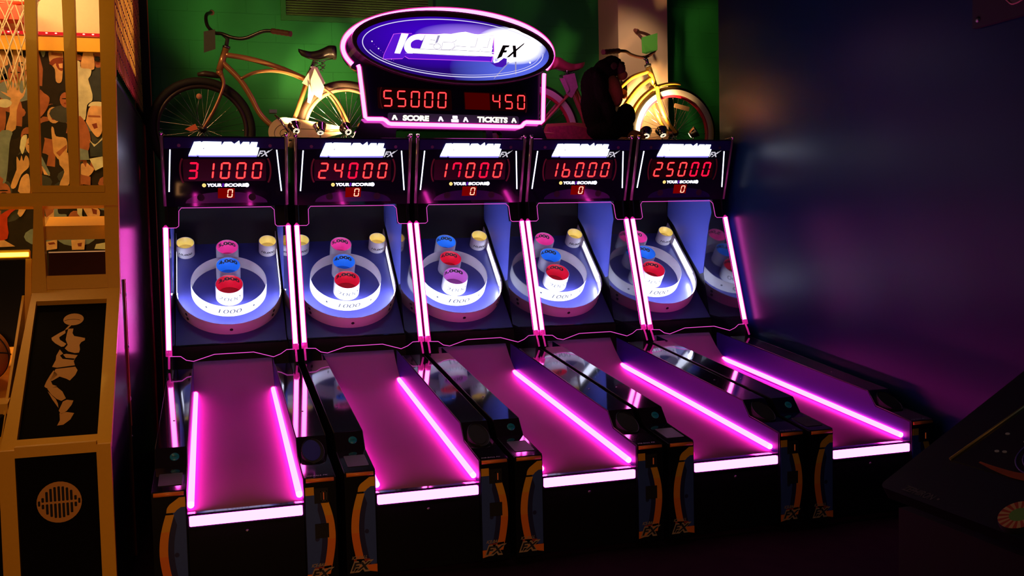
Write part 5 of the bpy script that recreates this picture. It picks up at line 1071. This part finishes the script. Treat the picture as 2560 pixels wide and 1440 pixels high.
    q=MB(); q.prismx([(0.10,0.83),(0.10,0.87),(0.16,0.885),(0.16,0.83)],-1.9,-0.89,ym); rel(q,'tray_lip',r,r)
    q=MB(); q.box(-1.9,-0.90,0.0,0.15,0.02,0.83,blk); rel(q,'lower_panel',r,r)
    q=MB(); q.prismx([(-0.07,0.0),(-0.045,0.72),(0.60,1.27),(0.85,1.27),(0.85,0.0)],-0.905,-0.895,ym); rel(q,'divider_panel',r,r)
    q=MB(); q.prismx([(0.60,1.090),(0.60,1.135),(0.66,1.14),(0.66,1.09)],-1.9,-0.88,ym); rel(q,'screen_ledge',r,r)
    # side wall
    sm=mat('brushed_side_metal',(0.10,0.09,0.16),0.24,0.8,noise=0.08,nscale=5,bump=0.01)
    q=MB(); q.prismx([(-0.095,0.0),(-0.068,0.719),(0.59,1.285),(0.86,2.27),(2.88,2.27),(2.88,0.0)],-0.515,-0.502,sm); sd=rel(q,'side_panel',r,r)
    tr=mat('orange_edge_trim',(0.55,0.14,0.03),0.35,coat=0.3)
    q=MB(); q.box(-0.502,-0.494,0.765,0.785,0.0,1.32,tr); q.box(-0.502,-0.492,0.800,0.806,0.62,1.32,CHROME); q.build('seam_trim',sd)
    q=MB(); q.box(-0.502,-0.494,2.845,2.875,0.0,2.27,tr); q.build('rear_trim',sd)
    q=MB(); q.prismx([(0.86,2.262),(2.88,2.262),(2.88,2.275),(0.86,2.275)],-0.502,-0.494,CHROME); q.build('top_trim',sd)
    q=MB()
    for z in (0.35,0.75,1.05,1.45,1.85): q.rev(frame((-0.494,2.86,z),(0,1,0),(0,0,1)),[(0,0.004),(0.008,0.003),(0.010,0)],STEEL,10); q.rev(frame((-0.494,0.79,z*0.62+0.1),(0,1,0),(0,0,1)),[(0,0.005),(0.010,0.003),(0.012,0)],STEEL,10)
    bolts=q.build('side_bolts',sd); bolts['kind']='stuff'
    q=MB(); q.prismx([(0.94,2.275),(1.0,2.52),(2.86,2.48),(2.86,2.275)],-0.508,-0.503,clear('smoky_acrylic',tint=(0.55,0.45,0.38))); rel(q,'clear_side_strip',r,r)
    # mural
    cols={'dark':(0.018,0.010,0.006),'black':(0.004,0.004,0.004),'grey':(0.05,0.05,0.05),'skin':(0.62,0.34,0.16),'skin2':(0.70,0.38,0.20),'skin3':(0.36,0.11,0.05),'white':(0.62,0.58,0.44),'blue':(0.20,0.24,0.26),'hair':(0.01,0.007,0.005),'mouth':(0.22,0.04,0.02),'shirt':(0.035,0.04,0.045),'red':(0.50,0.04,0.01)}
    mm={k:mat('print_'+k+'_tone',v,0.7,noise=0.45,nscale=22,spec=0.2) for k,v in cols.items()}
    fr=frame((0,2.2,0),(1,0,0),(0,0,1)); q=MB(); q.deco(fr,[(-2.6,0.9),(-0.52,0.9),(-0.52,2.70),(-2.6,2.70)],0.01,mm['dark'],-0.012); mu=rel(q,'crowd_mural',r,r)
    q=MB(); rr_=random.Random(11)
    for i in range(46):
        x=rr_.uniform(-1.42,-0.62); z=1.62+1.0*((i*0.618)%1.0); a=rr_.uniform(0.032,0.05); t=rr_.uniform(-12,12); zl=-0.0019+0.00001*i
        q.deco(fr,[(min(p0,-0.53),p1) for p0,p1 in circ(x,z-a*2.0,a*2.3,a*1.3,14)],0.00001,mm[rr_.choice(['dark','shirt','grey','blue','hair','skin3'])],zl)
        q.deco(fr,circ(x,z+a*0.35,a*1.02,a*1.15,14),0.00001,mm[rr_.choice(['hair','dark','hair','grey'])],zl)
        q.deco(fr,circ(x,z,a*0.82,a*1.12,14),0.00001,mm[rr_.choice(['skin3','skin3','skin'])],zl+0.000003)
        q.deco(fr,circ(x,z-a*0.5,a*0.32,a*0.16,8),0.00001,mm['mouth'],zl+0.000006); q.deco(fr,circ(x,z+a*0.18,a*0.6,a*0.10,8),0.00001,mm['hair'],zl+0.000006)
        if i%2: q.deco(fr,band([(x+a*1.9,z-a*2.5),(x+a*2.2,z-a*0.5),(x+a*1.9,z+a*1.6)],[a*0.95,a*0.7,a*0.55]),0.00001,mm['skin3'],zl+0.000008); q.deco(fr,circ(x+a*1.9,z+a*1.9,a*0.45,a*0.55,10),0.00001,mm['skin3'],zl+0.000008)
    for i,(k,P) in enumerate(MURAL[1:]):
        sg=sum(P[j][0]*P[(j+1)%len(P)][1]-P[(j+1)%len(P)][0]*P[j][1] for j in range(len(P)))
        P=[(a,b) for a,b in spline([(x,z,0) for x,z in (P if sg>0 else P[::-1])]+[( (P if sg>0 else P[::-1])[0][0],(P if sg>0 else P[::-1])[0][1],0)],3) for _ in (0,)] if False else (P if sg>0 else P[::-1])
        if len(P)>4: P=[(p[0],p[1]) for p in spline([(x,z,0) for x,z in P]+[(P[0][0],P[0][1],0)],3)][:-1]
        if max(p[0] for p in P)>-0.525: P=[(min(x,-0.525),z) for x,z in P]
        q.deco(fr,P,0.0004,mm[k],-0.002+0.0003*i)
    q.build('crowd_print',mu)
    q=MB(); q.box(-2.6,-0.52,2.16,2.19,2.62,2.70,ym); rel(q,'mural_beam',r,r)
    q=MB(); q.box(-2.6,-0.53,2.17,2.20,2.705,3.5,mat('cream_backboard',(0.78,0.62,0.45),0.4,noise=0.05)); rel(q,'backboard',r,r)
    rl=emis('red_rope_light',(1.0,0.02,0.02),0.8); rh=emis('red_rope_bulb',(1.0,0.45,0.35),2.0)
    q=MB(); q.tube([(-2.6,2.15,2.717),(-0.53,2.15,2.717)],0.009,rl,8); rp=rel(q,'rope_light',r,r)
    for i in range(16):
        q=MB(); q.ell((-1.32+i*0.05,2.141,2.717),0.007,0.003,0.004,rh,nu=8,nv=6); q.build('bulb',rp)
    q=MB(); q.tube([(-0.53,2.00,2.74),(-0.53,2.30,2.74)],0.006,rl,6); q.tube([(-0.53,2.30,2.74),(-0.53,2.33,3.4)],0.006,rl,6); rp=rel(q,'rope_light',r,r)
    for i in range(5):
        q=MB(); q.ell((-0.523,2.325,2.80+i*0.11),0.003,0.006,0.007,rh,nu=8,nv=6); q.build('bulb',rp)
    # hoop with net
    hx,hy,hz_=-1.16,1.86,2.86
    q=MB(); q.tube([(hx+0.20*math.cos(2*math.pi*k/40),hy+0.20*math.sin(2*math.pi*k/40),hz_) for k in range(40)],0.010,mat('red_hoop_steel',(0.75,0.05,0.02),0.35,coat=0.3),10,closed=True)
    q.box(hx-0.07,hx+0.07,hy+0.19,2.17,hz_-0.09,hz_+0.015,MATS['red_hoop_steel']); hp_=rel(q,'hoop',r,r)
    q=MB(); n=14; cord=mat('net_cord',(0.60,0.48,0.36),0.8,noise=0.1)
    for k in range(n):
        for s in (-1,1):
            pth=[]
            for j in range(9):
                t=j/8; rad=0.20-0.085*t**0.8; a=2*math.pi*(k+s*t*2.5)/n; pth.append((hx+rad*math.cos(a),hy+rad*math.sin(a),hz_-0.50*t))
            q.tube(pth,0.0035,cord,5)
    q.build('hoop_net',hp_)
    # rope netting at the side
    q=MB(); nc=mat('yellow_lit_net_cord',(0.70,0.42,0.08),0.7,noise=0.2)  # black netting; the yellow light on it is put into the cord colour
    for k in range(27):
        y=0.98+k*0.068
        q.tube([(-0.50,y+0.010*math.sin(j*2.1+k),2.34+0.035*j) for j in range(34)],0.0030,nc,4) if k%1==0 else None
    for k in range(16): 
        z=2.40+k*0.075; q.tube([(-0.50,0.98,z+0.03),(-0.50,2.82,z-0.03)],0.0025,MATTE,4)
    rel(q,'side_netting',r,r)
    # rear black post
    q=MB(); q.box(-0.515,-0.455,2.92,2.99,0.0,3.55,MATTE); po=rel(q,'rear_post',r,r)
    q=MB(); q.box(-0.4548,-0.449,2.92,2.926,0.0,3.55,tr); q.box(-0.515,-0.509,2.914,2.9195,2.28,3.55,tr); q.build('post_trim',po)
    q=MB(); q.box(-2.6,-0.55,2.40,2.45,0.02,3.5,blk); rel(q,'rear_wall',r,r)
    light('cabinet_front_fill','AREA',(-0.95,0.15,3.25),3,(1.0,0.50,0.06),(-0.75,0.75,1.9),0.3)  # unseen fill added to brighten the upper frame bars
    light('cabinet_lamp','AREA',(-1.15,1.25,3.3),24,(1.0,0.52,0.18),(-1.1,2.2,2.0),0.5)
    light('cabinet_lamp_low','POINT',(-1.30,1.00,1.78),16,(1.0,0.62,0.05),radius=0.05)
    light('tray_lamp','POINT',(-1.15,0.55,1.22),0.5,(1.0,0.5,0.1),radius=0.05)
hoops()
def basketball(c,rad):
    om=mat('orange_ball_rubber',(0.62,0.20,0.04),0.6,bump=0.3,nscale=220); r=empty('basketball',(c[0],c[1],c[2]-rad)); tag(r,'orange basketball lying in the tray of the yellow hoops cabinet','ball')
    m=MB(); m.ell(c,rad,rad,rad,om,nu=40,nv=24); rel(m,'ball_surface',r,r)
    m=MB()
    for ax,off in (((1,0.3,0),0),((0.2,1,0.3),0),((1,0.3,0),0.06),((1,0.3,0),-0.06),((0,0.2,1),0)):
        n=Vector(ax).normalized(); a=n.orthogonal().normalized(); b=n.cross(a); q=math.sqrt(rad**2-off**2)+0.0005
        m.tube([Vector(c)+n*off+(a*math.cos(2*math.pi*k/48)+b*math.sin(2*math.pi*k/48))*q for k in range(48)],0.003,INK,6,closed=True)
    rel(m,'seams',r,r)
basketball((-1.04,0.36,1.040),0.12)

# ------------------------------------------------------------------ dark console at the right edge
def console():
    O=Vector((1.36,-2.25,0.9)); V=Vector((math.cos(R(30)),0,math.sin(R(30)))); fr=frame(O,(0,-1,0),V)
    r=empty('tilted_game_console',(1.7,-2.9,0)); tag(r,'dark console with tilted glass top and striped spinner disc, in the right corner','arcade game')
    cm=mat('dark_blue_console',(0.012,0.014,0.022),0.35,noise=0.15,coat=0.3); 
    m=MB(); m.deco(fr,rrect(0,1.5,0.0,0.75,0.02),0.03,cm,-0.03); rel(m,'tilted_top',r,r)
    m=MB(); m.prismx([(0,0)]*0 or [(-3.70,0.45),(-3.70,0.85),(-2.27,0.85),(-2.27,0.45)],1.40,1.98,MATTE); m.prismx([(-3.70,0.85),(-3.70,1.06),(-2.27,1.06),(-2.27,0.85)],1.70,1.98,MATTE); rel(m,'console_body',r,r)
    for x in (1.44,1.92):
        for y in (-3.64,-2.34):
            m=MB(); m.box(x-0.025,x+0.025,y-0.025,y+0.025,0,0.45,mat('leg_brown',(0.03,0.012,0.006),0.5)); rel(m,'leg',r,r)
    gl=mat('playfield_dark_print',(0.012,0.014,0.010),0.25,noise=0.5,nscale=12,coat=0.6)
    m=MB(); m.deco(fr,[(0.096,0.138),(1.4,0.16),(1.4,0.60),(0.135,0.60)],0.002,gl,0.0); wn=rel(m,'playfield_window',r,r)
    m=MB(); m.tube([fr(0.094,0.138,0.004),fr(0.135,0.60,0.004)],0.0035,mat('brass_trim',(0.35,0.27,0.10),0.4,0.6),6); m.build('brass_trim',wn)
    orr=mat('orange_swoosh_print',(0.42,0.08,0.015),0.4,noise=0.3,nscale=40); pur=mat('purple_ring_print',(0.12,0.07,0.32),0.4); wh=mat('white_dot_print',(0.5,0.5,0.42),0.4)
    m=MB(); m.deco(fr,band([(p[0],p[1]) for p in spline([(0.165,0.156,0),(0.22,0.150,0),(0.285,0.150,0),(0.36,0.170,0),(0.45,0.22,0)],5)],[0.004+0.0016*i for i in range(21)]),0.0008,orr,0.0022)
    for k,rr in enumerate((0.075,0.060,0.045)): m.tube([fr(x,y,0.003) for x,y in circ(0.295,0.232,rr,rr*0.95,40)],0.0016,pur,4,closed=True)
    for x,y in ((0.173,0.201),(0.191,0.205),(0.15,0.26),(0.21,0.25),(0.24,0.29)): m.deco(fr,circ(x,y,0.006,0.004,10),0.0008,wh,0.0022)
    m.build('playfield_print',wn)
    # spinner disc
    c=(0.378,0.045); m=MB(); m.rev(frame(fr(c[0],c[1],0),(0,-1,0),V),[(0,0.012),(0.040,0.012),(0.043,0.008),(0.043,0)],MATTE,32); sp_=rel(m,'spinner_disc',r,r)
    m=MB(); cs=[mat('spinner_red',(0.55,0.07,0.02),0.5),mat('spinner_cream',(0.72,0.42,0.15),0.5)]
    for k in range(32):
        a0,a1=R(k*11.25),R((k+1)*11.25); m.deco(fr,[(c[0]+0.020*math.cos(a0),c[1]+0.020*math.sin(a0)),(c[0]+0.041*math.cos(a0),c[1]+0.041*math.sin(a0)),(c[0]+0.041*math.cos(a1),c[1]+0.041*math.sin(a1)),(c[0]+0.020*math.cos(a1),c[1]+0.020*math.sin(a1))],0.0008,cs[k%2],0.0122)
    m.deco(fr,circ(c[0],c[1],0.020,n=20),0.0008,mat('spinner_green',(0.18,0.40,0.06),0.5),0.0122); m.build('spinner_stripes',sp_)
    m=MB(); gt=mat('grey_console_ink',(0.10,0.09,0.09),0.6)
    put_text(m,'ZEPHIRON',lambda x,y,z: fr(x,y,z),0.066,0.158,0.012,0.030,gt,0.01,0.2,0.001); m.deco(fr,circ(0.172,0.022,0.003,n=8),0.0006,gt,0.0); rel(m,'console_lettering',r,r)
console()
